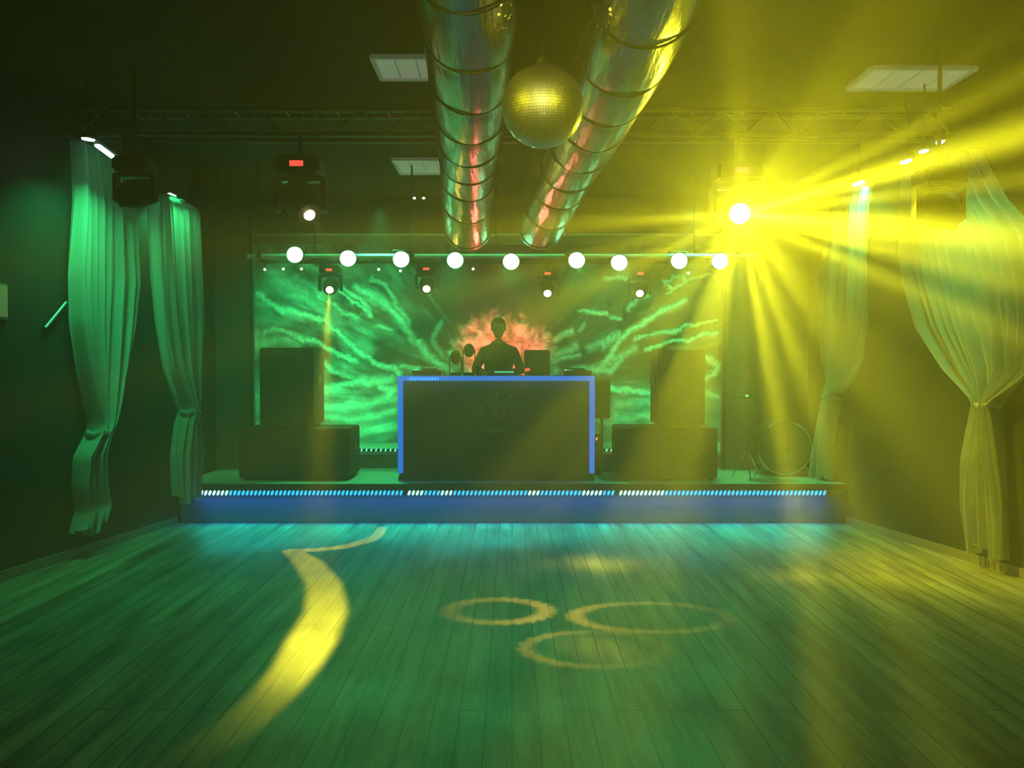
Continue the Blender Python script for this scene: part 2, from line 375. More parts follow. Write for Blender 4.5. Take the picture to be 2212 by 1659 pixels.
def backdrop():
    Y = 10.86; p0 = at(512, 498, Y); p1 = at(1640, 1000, Y)
    nx, ny = 760, 340
    PX, PY = np.meshgrid(np.linspace(512, 1640, nx), np.linspace(498, 1000, ny))
    wx = PX+9*(fbm(PX/38, PY/38, 2, 5)-.5)*2+3*(fbm(PX/6, PY/6, 2, 15)-.5)*2; wy = PY+9*(fbm(PX/38, PY/38, 2, 9)-.5)*2+3*(fbm(PX/6, PY/6, 2, 19)-.5)*2
    val = np.zeros_like(PX)
    for pts, w, br in STRANDS:
        best = np.full_like(PX, 1e9)
        for (ax, ay), (bx, by) in zip(pts[:-1], pts[1:]):
            dx, dy = bx-ax, by-ay; tt = np.clip(((wx-ax)*dx+(wy-ay)*dy)/(dx*dx+dy*dy), 0, 1)
            best = np.minimum(best, np.hypot(wx-ax-tt*dx, wy-ay-tt*dy))
        val = np.maximum(val, br*np.exp(-(best/w)**2))
    cx, cyy = 1072, 850
    ang = np.arctan2(PY-cyy, PX-cx); rad = np.hypot(PX-cx, PY-cyy)
    fib = fbm(ang*26+.5*fbm(PX/40, PY/40, 2, 3), rad/70, 5, 21); blotch = fbm(PX/75, PY/60, 3, 33)
    fine = fbm(PX/5, PY/5, 3, 44)
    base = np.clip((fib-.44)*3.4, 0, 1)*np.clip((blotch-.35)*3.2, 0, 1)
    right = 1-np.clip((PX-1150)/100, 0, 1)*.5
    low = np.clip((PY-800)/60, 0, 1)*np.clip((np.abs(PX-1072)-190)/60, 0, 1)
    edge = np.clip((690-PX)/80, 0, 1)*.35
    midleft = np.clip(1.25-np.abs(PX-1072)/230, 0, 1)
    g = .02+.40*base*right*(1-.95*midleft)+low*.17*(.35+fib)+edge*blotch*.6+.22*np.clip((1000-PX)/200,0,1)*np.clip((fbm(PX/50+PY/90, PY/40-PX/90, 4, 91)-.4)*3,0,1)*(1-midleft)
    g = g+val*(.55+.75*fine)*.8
    # pale rosette behind the DJ
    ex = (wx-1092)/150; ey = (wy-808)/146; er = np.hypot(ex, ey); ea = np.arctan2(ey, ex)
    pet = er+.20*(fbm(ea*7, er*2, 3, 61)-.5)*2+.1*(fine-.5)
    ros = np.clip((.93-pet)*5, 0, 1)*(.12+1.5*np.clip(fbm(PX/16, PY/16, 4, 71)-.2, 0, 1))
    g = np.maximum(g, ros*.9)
    g = np.clip(g, .02, .95)
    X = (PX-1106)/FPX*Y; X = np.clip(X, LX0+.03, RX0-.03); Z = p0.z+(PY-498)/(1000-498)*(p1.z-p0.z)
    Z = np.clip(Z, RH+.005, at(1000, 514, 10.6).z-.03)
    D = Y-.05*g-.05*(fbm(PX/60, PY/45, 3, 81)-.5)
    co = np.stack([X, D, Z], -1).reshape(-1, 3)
    idx = np.arange(nx*ny).reshape(ny, nx)
    f = np.stack([idx[:-1, :-1], idx[1:, :-1], idx[1:, 1:], idx[:-1, 1:]], -1).reshape(-1, 4)
    me = bpy.data.meshes.new('backdrop'); me.vertices.add(len(co)); me.vertices.foreach_set('co', co.ravel())
    me.loops.add(f.size); me.loops.foreach_set('vertex_index', f.ravel())
    me.polygons.add(len(f)); me.polygons.foreach_set('loop_start', np.arange(0, f.size, 4)); me.polygons.foreach_set('loop_total', np.full(len(f), 4))
    me.update(); me.validate()
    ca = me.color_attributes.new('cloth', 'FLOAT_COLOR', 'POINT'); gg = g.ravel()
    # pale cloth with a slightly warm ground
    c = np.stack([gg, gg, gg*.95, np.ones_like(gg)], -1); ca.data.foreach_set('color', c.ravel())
    for p in me.polygons: p.use_smooth = True
    m = bpy.data.materials.new('crumpled_backdrop_cloth'); m.use_nodes = True; t = m.node_tree; b = t.nodes['Principled BSDF']
    a = t.nodes.new('ShaderNodeVertexColor'); a.layer_name = 'cloth'; t.links.new(a.outputs[0], b.inputs['Base Color'])
    b.inputs['Roughness'].default_value = .7
    me.materials.append(m)
    o = bpy.data.objects.new('backdrop_cloth', me); COL.objects.link(o)
    so = o.modifiers.new('thick', 'SOLIDIFY'); so.thickness = .006; so.offset = 1
    tag(o, 'crumpled backdrop cloth with radiating pale strands behind the booth', 'backdrop')
    return o
backdrop()
# pelmet shelf above the backdrop
z1 = at(1000, 512, 10.6).z
t = thing('pelmet', (0, 10.7, z1), 'long horizontal pelmet above the backdrop cloth', 'pelmet')
MB().box((0, 0, 0), (6.6, .55, .035)).build('shelf', mat('pelmet_paint', (.35, .35, .33), .5), t)
MB().box((0, -.28, -.07), (6.6, .02, .10)).build('fascia', mat('pelmet_dark', (.05, .05, .05), .6), t)

# ------------------------------------------------------------------ lighting bar with PAR cans
YP = 9.2
zb = at(1100, 553, YP).z
tb = thing('lighting_bar', (0, YP, zb), 'horizontal lighting bar carrying the row of round green lamps', 'lighting bar')
bx0, bx1 = at(535, 550, YP).x, at(1640, 550, YP).x
MB().tube((bx0, 0, 0), (bx1, 0, 0), .024, n=16).build('pipe', M_pipe, tb, True)
for px in (560, 890, 1225, 1560):
    x = at(px, 550, YP).x
    MB().tube((x, 0, .02), (x, 0, CEIL-zb), .010, n=8).build('drop_rod', M_black, tb)
    MB().box((x, 0, 0), (.05, .06, .06)).build('clamp', M_black, tb)
def par_can(tilt, px):
    t = thing('par_can', (0, 0, 0), '', 'stage lamp', 'round green lamps on the lighting bar')
    R = Matrix.Rotation(0, 3, 'X'); 
    A = Vector((0, -1, -.10)).normalized()
    c0 = Vector((0, -.03, 0)); 
    MB().tube(c0-A*.13, c0+A*.06, .075, .088, n=24).build('can', M_black, t, True)
    MB().tube(c0+A*.055, c0+A*.070, .093, n=24).build('rim', M_plastic, t, True)
    b = MB(); b.sphere(c0+A*.072, .087, (1, .22, 1), u=24, v=12); b.build('lens', M_par, t, True)
    b = MB(); b.path([(-.10, 0, 0), (-.10, .0, .10), (.10, 0, .10), (.10, 0, 0)], .008); b.build('bracket', M_black, t)
    return t
pars = [(636,548),(751,556),(866,558),(983,560),(1104,563),(1246,560),(1338,565),(1468,561),(1556,562)]
plab = ['round green lamp at the far left end of the row','round green lamp, second from the left in the row','round green lamp, third from the left in the row',
 'round green lamp under the end of the left duct','round green lamp at the middle, above the DJ','round green lamp just right of the right duct end',
 'round green lamp, lowest of the row, third from its right end','round green lamp, second from the right in the row','round green lamp at the right end, beside the yellow glare']
p0 = par_can(0, 0)
for i, (px, py) in enumerate(pars):
    loc = at(px, py, YP-.12)
    o = p0 if i == 0 else dup(p0, loc, plab[i])
    o.location = loc+Vector((0, .12, 0)) ; o['label'] = plab[i]
    spot('par_light', loc+Vector((0, -.03, -.01)), 46, GREEN, (loc.x*1.1, 4.6, 0.0), 52, .9, .05)

# ------------------------------------------------------------------ moving heads
def moving_head(loc, s, aim, label, lens, group, display=True, hang=.04, lr=.078):
    """hung upside down: loc is the top of its base"""
    t = thing('moving_head', loc, label, 'stage lamp', group)
    MB().box((0, 0, -.075*s), (.36*s, .30*s, .15*s), bevel=.025*s).build('base', M_plastic, t)
    if display: MB().box((0, -.153*s, -.075*s), (.11*s, .008*s, .045*s), bevel=.003*s).build('display', M_red, t)
    for sd in (-1, 1):
        MB().box((sd*.19*s, 0, -.30*s), (.045*s, .13*s, .30*s), bevel=.018*s).build('yoke_arm', M_plastic, t)
    MB().tube((0, 0, -.14*s), (0, 0, -.17*s), .12*s, n=20).build('pan_bearing', M_black, t)
    MB().box((0, 0, -.175*s), (.42*s, .13*s, .04*s), bevel=.015*s).build('yoke_bridge', M_plastic, t)
    c = Vector((0, 0, -.36*s)); A = (Vector(aim)-(Vector(loc)+c)).normalized()
    prof = [(-.17, .075), (-.15, .12), (-.05, .145), (.05, .145), (.13, .115), (.16, .11)]
    q = A.to_track_quat('Z', 'Y').to_matrix(); rings = []
    for z, r in prof: rings.append([c+q@Vector((r*s*math.cos(a*PI/12), r*s*math.sin(a*PI/12), z*s)) for a in range(24)])
    h = MB().loft(rings).build('head', M_plastic, t, True)
    MB().tube(c+A*.155*s, c+A*.172*s, .112*s, .106*s, n=24).build('bezel', M_black, h, True)
    b = MB(); b.sphere(c+A*.168*s, lr*s, (1, 1, .35 if lr > .05 else .9), u=20, v=10, rot=q); b.build('lens', lens, t, True)
    MB().tube((0, 0, 0), (0, 0, hang), .018*s, n=10).build('clamp', M_black, t)
    return t, Vector(loc)+c+A*.20*s, A
# big one left, below the truss
YT = 7.1; ztA, ztB = at(600, 296, YT).z, at(600, 243, YT).z
loc = at(650, 342, YT-.08)
_, lens_l, aim_l = moving_head(loc, 1.0, (*fl(1290, 1400), 0), 'large moving head hanging below the truss with a narrow yellow beam', M_ylens, 'large moving heads', hang=ztA-loc.z, lr=.048)
# ------------------------------------------------------------------ truss
def truss(y, z0, z1, xA, xB, label):
    t = thing('truss', (0, y, z0), label, 'truss'); h = z1-z0; d = .2
    for yy, zz in ((-d/2, 0), (d/2, 0), (-d/2, h), (d/2, h)):
        MB().tube((xA, yy, zz), (xB, yy, zz), .022, n=10).build('chord', M_steel, t, True)
    n = int((xB-xA)/.42)
    for i in range(n):
        x = xA+(xB-xA)*i/n; x2 = xA+(xB-xA)*(i+.5)/n; x3 = xA+(xB-xA)*(i+1)/n
        b = MB(); b.tube((x, -d/2, 0), (x2, -d/2, h), .009, n=6); b.tube((x2, -d/2, h), (x3, -d/2, 0), .009, n=6); b.build('lacing', M_steel, t)
        b = MB(); b.tube((x, -d/2, h), (x, d/2, h), .008, n=6); b.build('cross_strut', M_steel, t)
    for x in (xA+.3, (xA+xB)/2, xB-.3): MB().tube((x, 0, h), (x, 0, CEIL-z0-.003), .012, n=8).build('drop_rod', M_black, t)
    return t
truss(YT+.02, ztA, min(ztB, CEIL-.03), -3.55, 3.6, 'long aluminium truss crossing under the ceiling above the ducts')

# star lamp (right)
locs = at(1592, 356, YT-.08)
star_aim = locs + Vector((-.35, -3, -1.25))
_, SP, _ = moving_head(locs, 1.05, star_aim, 'large moving head at right blazing yellow towards the room', M_ystar, 'large moving heads', hang=ztA-locs.z)
small = [((711,622), 'left outer small moving head with a yellow lens under the lamp row'), ((921,620), 'small moving head with a bright yellow lens left of the DJ'),
         ((1183,630), 'small moving head with a yellow lens right of the DJ'), ((1383,630), 'small moving head with the faintest yellow lens, at right')]
for (px, py), lb in small:
    c = at(px, py, 9.42); l = Vector((c.x, 9.5, c.z+.245))
    moving_head(l, .62, Vector((c.x*.8, 5.5, 0.6)) , lb, M_ylens, 'small moving heads below the lamp row', lr=.068)
tb2 = thing('rear_pipe', (0, 9.5, at(1000, 572, 9.5).z), 'slim black pipe behind the lamp row holding the small moving heads', 'pipe')
MB().tube((at(560, 560, 9.5).x, 0, .03), (at(1560, 560, 9.5).x, 0, .03), .018, n=10).build('pipe', M_black, tb2, True)
for px in (680, 1072, 1500): 
    x = at(px, 570, 9.5).x; MB().tube((x, 0, .03), (x, 0, CEIL-tb2.location.z), .009, n=6).build('drop_rod', M_black, tb2)

# dark heads in front of the side curtains
l = at(292, 342, 6.25); moving_head(l, .72, l+Vector((-1, -.3, -.5)), 'unlit moving head silhouetted against the nearest left curtain', M_black, 'unlit moving heads', False, CEIL-l.z)
l = at(2028, 366, 5.9); moving_head(l, .8, l+Vector((1, -.1, -.7)), 'unlit moving head silhouetted against the nearest right curtain', M_black, 'unlit moving heads', False, CEIL-l.z)

# ------------------------------------------------------------------ ducts
def catmull(P, n):
    out = []; P = [P[0]*2-P[1]]+P+[P[-1]*2-P[-2]]
    for i in range(1, len(P)-2):
        for k in range(n):
            t = k/n; a, b, c, d = P[i-1:i+3]
            out.append(.5*((2*b)+(c-a)*t+(2*a-5*b+4*c-d)*t*t+(3*b-a-3*c+d)*t**3))
    out.append(P[-2]); return out
def duct(P, r, label):
    t = thing('foil_duct', (0, 0, 0), label, 'duct', 'foil air ducts under the ceiling')
    pts = catmull(P, 40); L = [0]
    for a, b in zip(pts[:-1], pts[1:]): L.append(L[-1]+(b-a).length)
    total = L[-1]; seg = .62; rings = []; N = 40
    for i, p in enumerate(pts):
        T = (pts[min(i+1, len(pts)-1)]-pts[max(i-1, 0)]).normalized(); U = T.cross(Vector((0, 0, 1))).normalized(); V = U.cross(T)
        ph = (L[i] % seg)/seg; bulge = 1-.035*(abs(2*ph-1)**4)
        ring = []
        for k in range(N):
            a = 2*PI*k/N; rr = r*bulge*(1+.010*math.sin(5*a+3*L[i])+.012*math.sin(3*a+2.1*L[i]))
            ring.append(p+U*rr*math.cos(a)+V*rr*math.sin(a))
        rings.append(ring)
    MB().loft(rings, caps=False).build('foil_sleeve', M_foil, t, True)
    k = 0
    for i, p in enumerate(pts):
        if L[i] >= k*seg:
            T = (pts[min(i+1, len(pts)-1)]-pts[max(i-1, 0)]).normalized(); U = T.cross(Vector((0, 0, 1))).normalized(); V = U.cross(T)
            T2 = (T+V*.25).normalized(); 
            b = MB(); q = [p+U*(r*.985)*math.cos(a*2*PI/32)+V*(r*.985)*math.sin(a*2*PI/32) for a in range(33)]
            for c, d in zip(q[:-1], q[1:]): b.tube(c, d, .006, n=6, caps=False)
            b.build('wire_ring', M_black, t)
            if k % 3 == 1 and p.z+r < CEIL-.02: MB().tube(p+Vector((0, 0, r*.97)), (p.x, p.y, CEIL), .005, n=6).build('hanger', M_black, t)
            k += 1
    T = (pts[0]-pts[1]).normalized(); q = T.to_track_quat('Z', 'Y').to_matrix()
    ring = [pts[0]+q@Vector((r*math.cos(a*PI/16), r*math.sin(a*PI/16), 0)) for a in range(32)]
    MB().tube(pts[0]-T*.01, pts[0]-T*.03, r*.93, n=32).build('grille', M_black, t)
    MB().tube(pts[0]-T*.03, pts[0]+T*.03, r*1.01, n=32, caps=False).build('end_collar', M_steel, t, True)
    return t
R = .24
duct([at(1010, 490, 8.5), at(1012, 380, 7.3), at(1016, 250, 5.6), at(1014, 0, 3.9), Vector((-.20, 2.2, 3.40)), Vector((-.2, .6, 3.42)), Vector((-.2, -1.5, 3.42))], R, 'left crinkled foil duct running down the ceiling towards the stage')
duct([at(1168, 488, 8.7), at(1215, 385, 7.3), at(1285, 250, 5.6), at(1390, 0, 3.8), Vector((.60, 2.2, 3.40)), Vector((.60, .6, 3.42)), Vector((.6, -1.5, 3.42))], R, 'right crinkled foil duct beside the mirror ball')

# ------------------------------------------------------------------ mirror ball
bc = at(1172, 230, 4.15); br_ = .198
t = thing('mirror_ball', bc, 'mirror ball hanging between the two foil ducts', 'mirror ball')
def ballmesh():
    b = bmesh.new(); rows = 46
    for i in range(rows):
        th0 = PI*(i)/rows; th1 = PI*(i+1)/rows; tm = (th0+th1)/2
        n = max(6, int(2*rows*math.sin(tm))); off = random.random()
        for k in range(n):
            a0 = 2*PI*(k+off+.04)/n; a1 = 2*PI*(k+off+.96)/n
            q = [Vector((math.sin(th)*math.cos(a), math.sin(th)*math.sin(a), math.cos(th))) for th, a in ((th0+.003, a0), (th1-.003, a0), (th1-.003, a1), (th0+.003, a1))]
            am = (a0+a1)/2; c = Vector((math.sin(tm)*math.cos(am), math.sin(tm)*math.sin(am), math.cos(tm)))
            rot = Quaternion(Vector((random.gauss(0, 1), random.gauss(0, 1), random.gauss(0, 1))).normalized(), random.gauss(0, .035))
            b.faces.new([b.verts.new((c+rot@(p-c))*br_) for p in q])
    bmesh.ops.recalc_face_normals(b, faces=b.faces)
    me = bpy.data.meshes.new('tiles'); b.to_mesh(me); b.free(); me.materials.append(M_ball)
    o = bpy.data.objects.new('mirror_tiles', me); COL.objects.link(o); o.parent = t
ballmesh()
MB().sphere((0, 0, 0), br_*.985, u=48, v=32).build('core', mat('ball_core', (.30, .28, .2), .35, .6), t, True)
MB().tube((0, 0, br_*.97), (0, 0, br_+.03), .03, n=16).build('cap', M_chrome, t, True)
MB().tube((0, 0, br_+.02), (0, 0, CEIL-bc.z-.08), .004, n=6).build('chain', M_black, t)
MB().tube((0, 0, CEIL-bc.z-.09), (0, 0, CEIL-bc.z), .05, n=16).build('motor', M_black, t)

# ------------------------------------------------------------------ ceiling fittings
def troffer(px, py, py2, w, label, lit=False, px1=None):
    a = ray(px, py); b = ray(px, py2); ta = (CEIL-EYE.z)/a.z; tb_ = (CEIL-EYE.z)/b.z
    y1 = a.y*ta; y2 = b.y*tb_; x = a.x*ta
    t = thing('ceiling_light', (x+w/2, (y1+y2)/2, CEIL), label, 'ceiling light', 'pale ceiling panels')
    d = abs(y2-y1)
    b_ = MB()
    for sx, sy, lx, ly in ((0, -d/2, w, .03), (0, d/2, w, .03), (-w/2, 0, .03, d), (w/2, 0, .03, d)): b_.box((sx, sy, -.015), (lx, ly, .03))
    b_.build('frame', M_white, t)
    MB().box((0, 0, -.01), (w-.04, d-.04, .01)).build('diffuser', M_diffuser, t)
    for k in range(3): MB().box((-w/2+w*(k+1)/4, 0, -.018), (.008, d-.04, .012)).build('louvre', M_white, t)
troffer(803, 118, 166, .6, 'brightest pale ceiling panel left of the ducts')
troffer(848, 341, 372, .6, 'dim pale ceiling panel beside the left duct, further back')
troffer(1885, 142, 188, .75, 'faint ceiling panel in the yellow haze at upper right')
for i, (px, py) in enumerate(((895, 428), (915, 428))):
    p = at(px, py, 10.5)
    o = thing('pilot_lamp', (p.x, p.y, CEIL), ('left' if i == 0 else 'right')+' one of two tiny pale lamps near the left duct at the back', 'small lamp', 'tiny pale lamps')
    MB().tube((0, 0, 0), (0, 0, p.z-CEIL+.02), .006, n=6).build('stem', M_black, o)
    MB().sphere((0, 0, p.z-CEIL), .02, (1, 1, .8), u=12, v=8).build('bulb', M_whitelamp, o, True)
strlab = ['tiny pale lamp on the rear pipe, leftmost of three under the first green lamp', 'tiny pale lamp on the rear pipe, middle of three under the first green lamp', 'tiny pale lamp on the rear pipe, right of three under the first green lamp',
          'tiny pale lamp on the rear pipe between second and third green lamps', 'tiny pale lamp just below the third green lamp', 'tiny pale lamp below the second last green lamp', 'tiny bluish lamp above the DJ']
for (px, py), lb in zip(((572,582),(612,581),(651,581),(818,582),(865,585),(1487,590),(1022,581)), strlab):
    p = at(px, py, 9.46); o = thing('pilot_lamp', (p.x, p.y, p.z), lb, 'small lamp', 'tiny pale lamps')
    MB().sphere((0, 0, 0), .016, u=12, v=8).build('bulb', M_whitelamp, o, True)
    MB().tube((0, 0, .012), (0, .04, zb+.03-p.z if zb+.03-p.z > .02 else .06), .004, n=6).build('stem', M_black, o)

# ------------------------------------------------------------------ side pelmet (black cloth) at upper left
def strip_cloth(name, A, B, ztop, zbA, zbB, label, cat):
    A = Vector(A); B = Vector(B); n = 60; D = (B-A).normalized(); N = Vector((-D.y, D.x, 0)); rows = 14
    rings = []
    for j in range(rows+1):
        v = j/rows; ring = []
        for i in range(n+1):
            u = i/n; p = A.lerp(B, u); zb_ = zbA+(zbB-zbA)*u+.03*math.sin(u*23)
            z = ztop+(zb_-ztop)*v; ring.append(Vector((p.x, p.y, z))+N*(.03*math.sin(u*60+1.3*math.sin(u*9))*(.3+v)))
        rings.append(ring)
    o = MB().loft(rings, close=False).build(name, M_blackcloth, None, True)
    m = o.modifiers.new('thick', 'SOLIDIFY'); m.thickness = .01
    return tag(o, label, cat)
a = at(262, 398, 6.75); b = at(545, 462, 8.45)
strip_cloth('black_valance', (a.x, a.y, 0), (b.x, b.y, 0), ztA-.03, a.z, b.z, 'black cloth valance running from the left curtain towards the stage', 'valance')

# ------------------------------------------------------------------ curtains
def curtain(prof, wallf, inset, label, folds, seed, sgn, zmin=.05):
    """prof rows: (py, px_left, px_right); hangs parallel to the side wall"""
    rnd = random.Random(seed)
    y0, y1 = 2., 8.5; A = Vector((wallf(y0)+inset*sgn, y0, 0)); B = Vector((wallf(y1)+inset*sgn, y1, 0)); D = (B-A).normalized(); N = Vector((-D.y, D.x, 0))
    rows = []
    for py, pl, pr in prof:
        L = on_plane(pl, py, A, N); Rr = on_plane(pr, py, A, N)
        pm = on_plane((pl+pr)/2, py, A, N)
        rows.append((pm.z, (L-A).dot(D), (Rr-A).dot(D)))
    z0 = rows[-1][0]; zt = rows[0][0]; n = 72
    zs = np.linspace(zt, z0, n+1); az = np.array([r[0] for r in rows])[::-1]
    la = np.interp(zs, az, np.array([r[1] for r in rows])[::-1]); ra = np.interp(zs, az, np.array([r[2] for r in rows])[::-1])
    maxw = max(abs(ra-la)); ph = [rnd.uniform(0, 6) for _ in range(6)]
    cols = folds*10; rings = []
    for j, z in enumerate(zs):
        w = abs(ra[j]-la[j]); tight = 1-w/maxw; amp = .035+.035*tight*(1 if w > .1 else .4); amp = min(amp, .02+w*.35); ring = []
        for i in range(cols+1):
            u = i/cols; uu = u+.03*math.sin(2*PI*u*2+ph[0]+z*.8)
            off = amp*math.sin(2*PI*folds*uu+ph[1]+.5*math.sin(z*1.3+ph[2]))+amp*.5*math.sin(2*PI*folds*.43*uu+ph[3])
            zz = z - (.05*math.sin(u*9+ph[4]) if j == n else 0)
            p = A+D*(la[j]+(ra[j]-la[j])*u)+N*off; p.z = max(zz, zmin); ring.append(p)
        rings.append(ring)
    mid = rings[len(rings)//2][cols//2]
    t = thing('tied_curtain', (0, 0, 0), label, 'curtain', 'white curtains tied at the middle along the side walls')
    o = MB().loft(rings, close=False).build('cloth', M_voile, t, True)
    rl, rr_ = la[0]-.06, ra[0]+.06
    b = MB(); e0 = A+D*rl+Vector((0, 0, zt+.015)); e1 = A+D*rr_+Vector((0, 0, zt+.015)); b.tube(e0, e1, .012, n=10)
    wv = Vector((-sgn, 0, 0))*(inset+.0)
    for e in (e0, e1): b.tube(e, e+wv*1.0, .008, n=8)
    b.build('hanging_rail', M_black, t, True)
    ws = np.abs(ra-la); k = int(n*.35)+int(np.argmin(ws[int(n*.35):int(n*.9)])); z = zs[k]; w = max(ws[k], .06)
    c = A+D*((la[k]+ra[k])/2); b = MB(); r0 = w/2+.03; ring = [c+D*r0*math.cos(a*PI/10)+N*.07*math.sin(a*PI/10)+Vector((0, 0, z+.01*math.sin(a))) for a in range(21)]
    for p, q in zip(ring[:-1], ring[1:]): b.tube(p, q, .022, n=8)
    b.sphere(c+Vector((0, 0, z))-N*sgn*(-.08), .045, (1, 1, .8)); b.build('tie_knot', M_voile, t, True)
    return t, A, D, N, (la[0], ra[0], zt)
CU = {}
CU['L1'] = curtain([(318,158,246),(360,160,262),(450,160,292),(600,152,303),(700,157,292),(800,176,272),(880,196,250),(915,205,238),(935,200,228),(985,172,216),(1050,168,222),(1095,174,228),(1145,163,212)], xl, .10, 'nearest left white curtain, tied low, its tail near the floor', 9, 1, 1)
CU['L2'] = curtain([(424,332,388),(440,324,430),(600,334,436),(700,345,438),(800,366,430),(865,394,425),(885,403,420),(915,392,424),(980,382,432),(1015,383,430),(1075,386,425)], xl, .30, 'narrow white curtain with a knot at the left corner of the stage', 7, 2, 1)
CU['R2'] = curtain([(397,1846,1878),(450,1797,1878),(600,1768,1880),(700,1768,1880),(780,1770,1866),(825,1782,1838),(850,1788,1806),(900,1778,1798),(950,1767,1790),(1032,1745,1795)], xr, .10, 'white curtain at the right corner of the stage lit yellow', 6, 3, -1, ST+.015)
CU['R1'] = curtain([(345,1958,2112),(450,1948,2170),(520,1944,2235),(600,1955,2260),(700,1986,2262),(800,2052,2235),(845,2100,2180),(868,2122,2148),(900,2115,2150),(1000,2090,2158),(1100,2082,2168),(1190,2092,2168)], xr, .10, 'widest white curtain, at the right edge, swept into a low knot', 12, 4, -1)

# LED bars over the curtains
def led_bar(pa, pb, Ya, Yb, label, power, target):
    A = at(*pa, Ya); B = at(*pb, Yb); c = (A+B)/2; D = (B-A)
    t = thing('led_bar', c, label, 'light bar', 'green light bars over the side curtains')
    q = D.normalized().to_track_quat('X', 'Z').to_matrix()
    MB().box((0, 0, .03), (D.length+.04, .06, .05), q, bevel=.008).build('housing', M_black, t)
    MB().box((0, 0, -.002), (D.length, .045, .022), q, bevel=.005).build('lens', M_bar_led, t)
    MB().tube((0, 0, .05), (0, 0, CEIL-c.z), .008, n=6).build('drop_rod', M_black, t)
    l = bpy.data.lights.new('led_bar_light', 'AREA'); l.shape = 'RECTANGLE'; l.size = D.length; l.size_y = .05; l.energy = power; l.color = GREEN; l.spread = math.radians(120)
    o = bpy.data.objects.new('led_bar_light', l); COL.objects.link(o); o.location = c+Vector((0, 0, -.03))
    o.rotation_euler = (Vector(target)-c).to_track_quat('-Z', 'Y').to_euler()
led_bar((182, 298), (199, 302), 6.35, 6.5, 'short bright light bar above the nearest left curtain', 6, at(210, 900, 7.0))
led_bar((210, 313), (252, 344), 6.55, 6.95, 'long bright slanted light bar above the nearest left curtain', 12, at(235, 900, 7.0))
led_bar((346, 408), (376, 424), 7.9, 8.3, 'light bar above the knotted curtain at the left stage corner', 11, at(405, 900, 8.2))
led_bar((1846, 399), (1864, 391), 8.15, 7.95, 'light bar above the curtain at the right stage corner', 8, at(1830, 900, 8.2))
led_bar((1948, 352), (1966, 345), 6.9, 6.8, 'lowest light bar above the widest right curtain', 3, at(2040, 900, 6.5))
led_bar((1991, 328), (2000, 324), 6.6, 6.5, 'middle light bar above the widest right curtain', 2, at(2130, 900, 6.5))
led_bar((2028, 308), (2034, 304), 6.3, 6.2, 'highest light bar above the widest right curtain', 2, at(2130, 900, 6.3))

# ------------------------------------------------------------------ speakers
def speaker(name, x0, x1, yt, yb, Y, depth, label, cat, z0=ST, horizontal=False):
    a = at(x0, yt, Y); b = at(x1, yb, Y); w = b.x-a.x; h = a.z-z0
    t = thing(name, ((a.x+b.x)/2, Y+depth/2, z0), label, cat)
    MB().box((0, 0, h/2+.012), (w, depth, h-.024), bevel=.012).build('cabinet', M_cab, t)
    if horizontal:
        for s in (-1, 1):
            MB().box((s*w*.245, -depth/2-.006, h/2), (w*.45, .012, h*.82), bevel=.004).build('grille', M_grille, t)
    else:
        MB().box((0, -depth/2-.006, h/2), (w*.88, .012, h*.9), bevel=.004).build('grille', M_grille, t)
    for s in (-1, 1):
        MB().box((s*(w/2+.004), 0, h*.6), (.012, .14, .07), bevel=.004).build('handle', M_plastic, t)
        for s2 in (-1, 1): MB().tube((s*(w/2-.06), s2*(depth/2-.06), 0), (s*(w/2-.06), s2*(depth/2-.06), .016), .025, n=12).build('foot', M_plastic, t)
    return t, a.z
_, zt = speaker('subwoofer', 515, 755, 926, 1035, 8.72, .6, 'wide black bass speaker lying at the left of the booth', 'speaker', horizontal=True)
speaker('loudspeaker', 560, 678, 751, 922, 8.78, .5, 'tall black speaker standing on the left bass speaker', 'speaker', z0=zt+.002)
_, zt = speaker('subwoofer', 1336, 1550, 925, 1035, 8.72, .6, 'wide black bass speaker at the right in the yellow haze', 'speaker', horizontal=True)
speaker('loudspeaker', 1422, 1523, 756, 925, 8.78, .5, 'tall speaker standing on the right bass speaker', 'speaker', z0=zt+.002)
a = at(1287, 822, 9.35); b = at(1320, 905, 9.35)
t = thing('monitor_speaker', ((a.x+b.x)/2, 9.52, ST), 'slim black speaker on a stand just right of the booth', 'speaker')
MB().box((0, 0, (a.z+b.z)/2-ST), (b.x-a.x, .2, a.z-b.z), bevel=.01).build('cabinet', M_cab, t)
MB().box((0, -.104, (a.z+b.z)/2-ST), ((b.x-a.x)*.85, .01, (a.z-b.z)*.9)).build('grille', M_grille, t)
MB().tube((0, 0, .03), (0, 0, b.z-ST), .016, n=10).build('pole', M_black, t)
MB().tube((0, 0, 0), (0, 0, .03), .13, n=24).build('base', M_black, t)

# ------------------------------------------------------------------ DJ booth
YBo = 8.74; A0 = at(860, 812, YBo); B0 = at(1284, 812, YBo); bw = B0.x-A0.x; bh = A0.z-ST; bxc = (A0.x+B0.x)/2
t = thing('dj_booth', (bxc, YBo, ST), 'dark DJ booth outlined in blue light with a faint crown', 'DJ booth')
MB().box((0, .012, bh/2-.02), (bw-.04, .024, bh-.06), bevel=.003).build('front_panel', M_booth, t)
MB().box((0, .36, bh-.02), (bw, .68, .04), bevel=.006).build('top_board', M_booth, t)
for s in (-1, 1): MB().box((s*(bw/2-.02), .36, (bh-.04)/2), (.035, .66, bh-.042)).build('side_panel', M_booth, t)
cw = .05
def channel(c, size):
    return MB().box(c, size, bevel=.004).build('light_channel', M_channel, t)
channel((0, -.02, bh-cw/2), (bw, .04, cw))
for s in (-1, 1): channel((s*(bw/2-cw/2), -.02, (bh-cw)/2+.04), (cw, .04, bh-cw-.08))
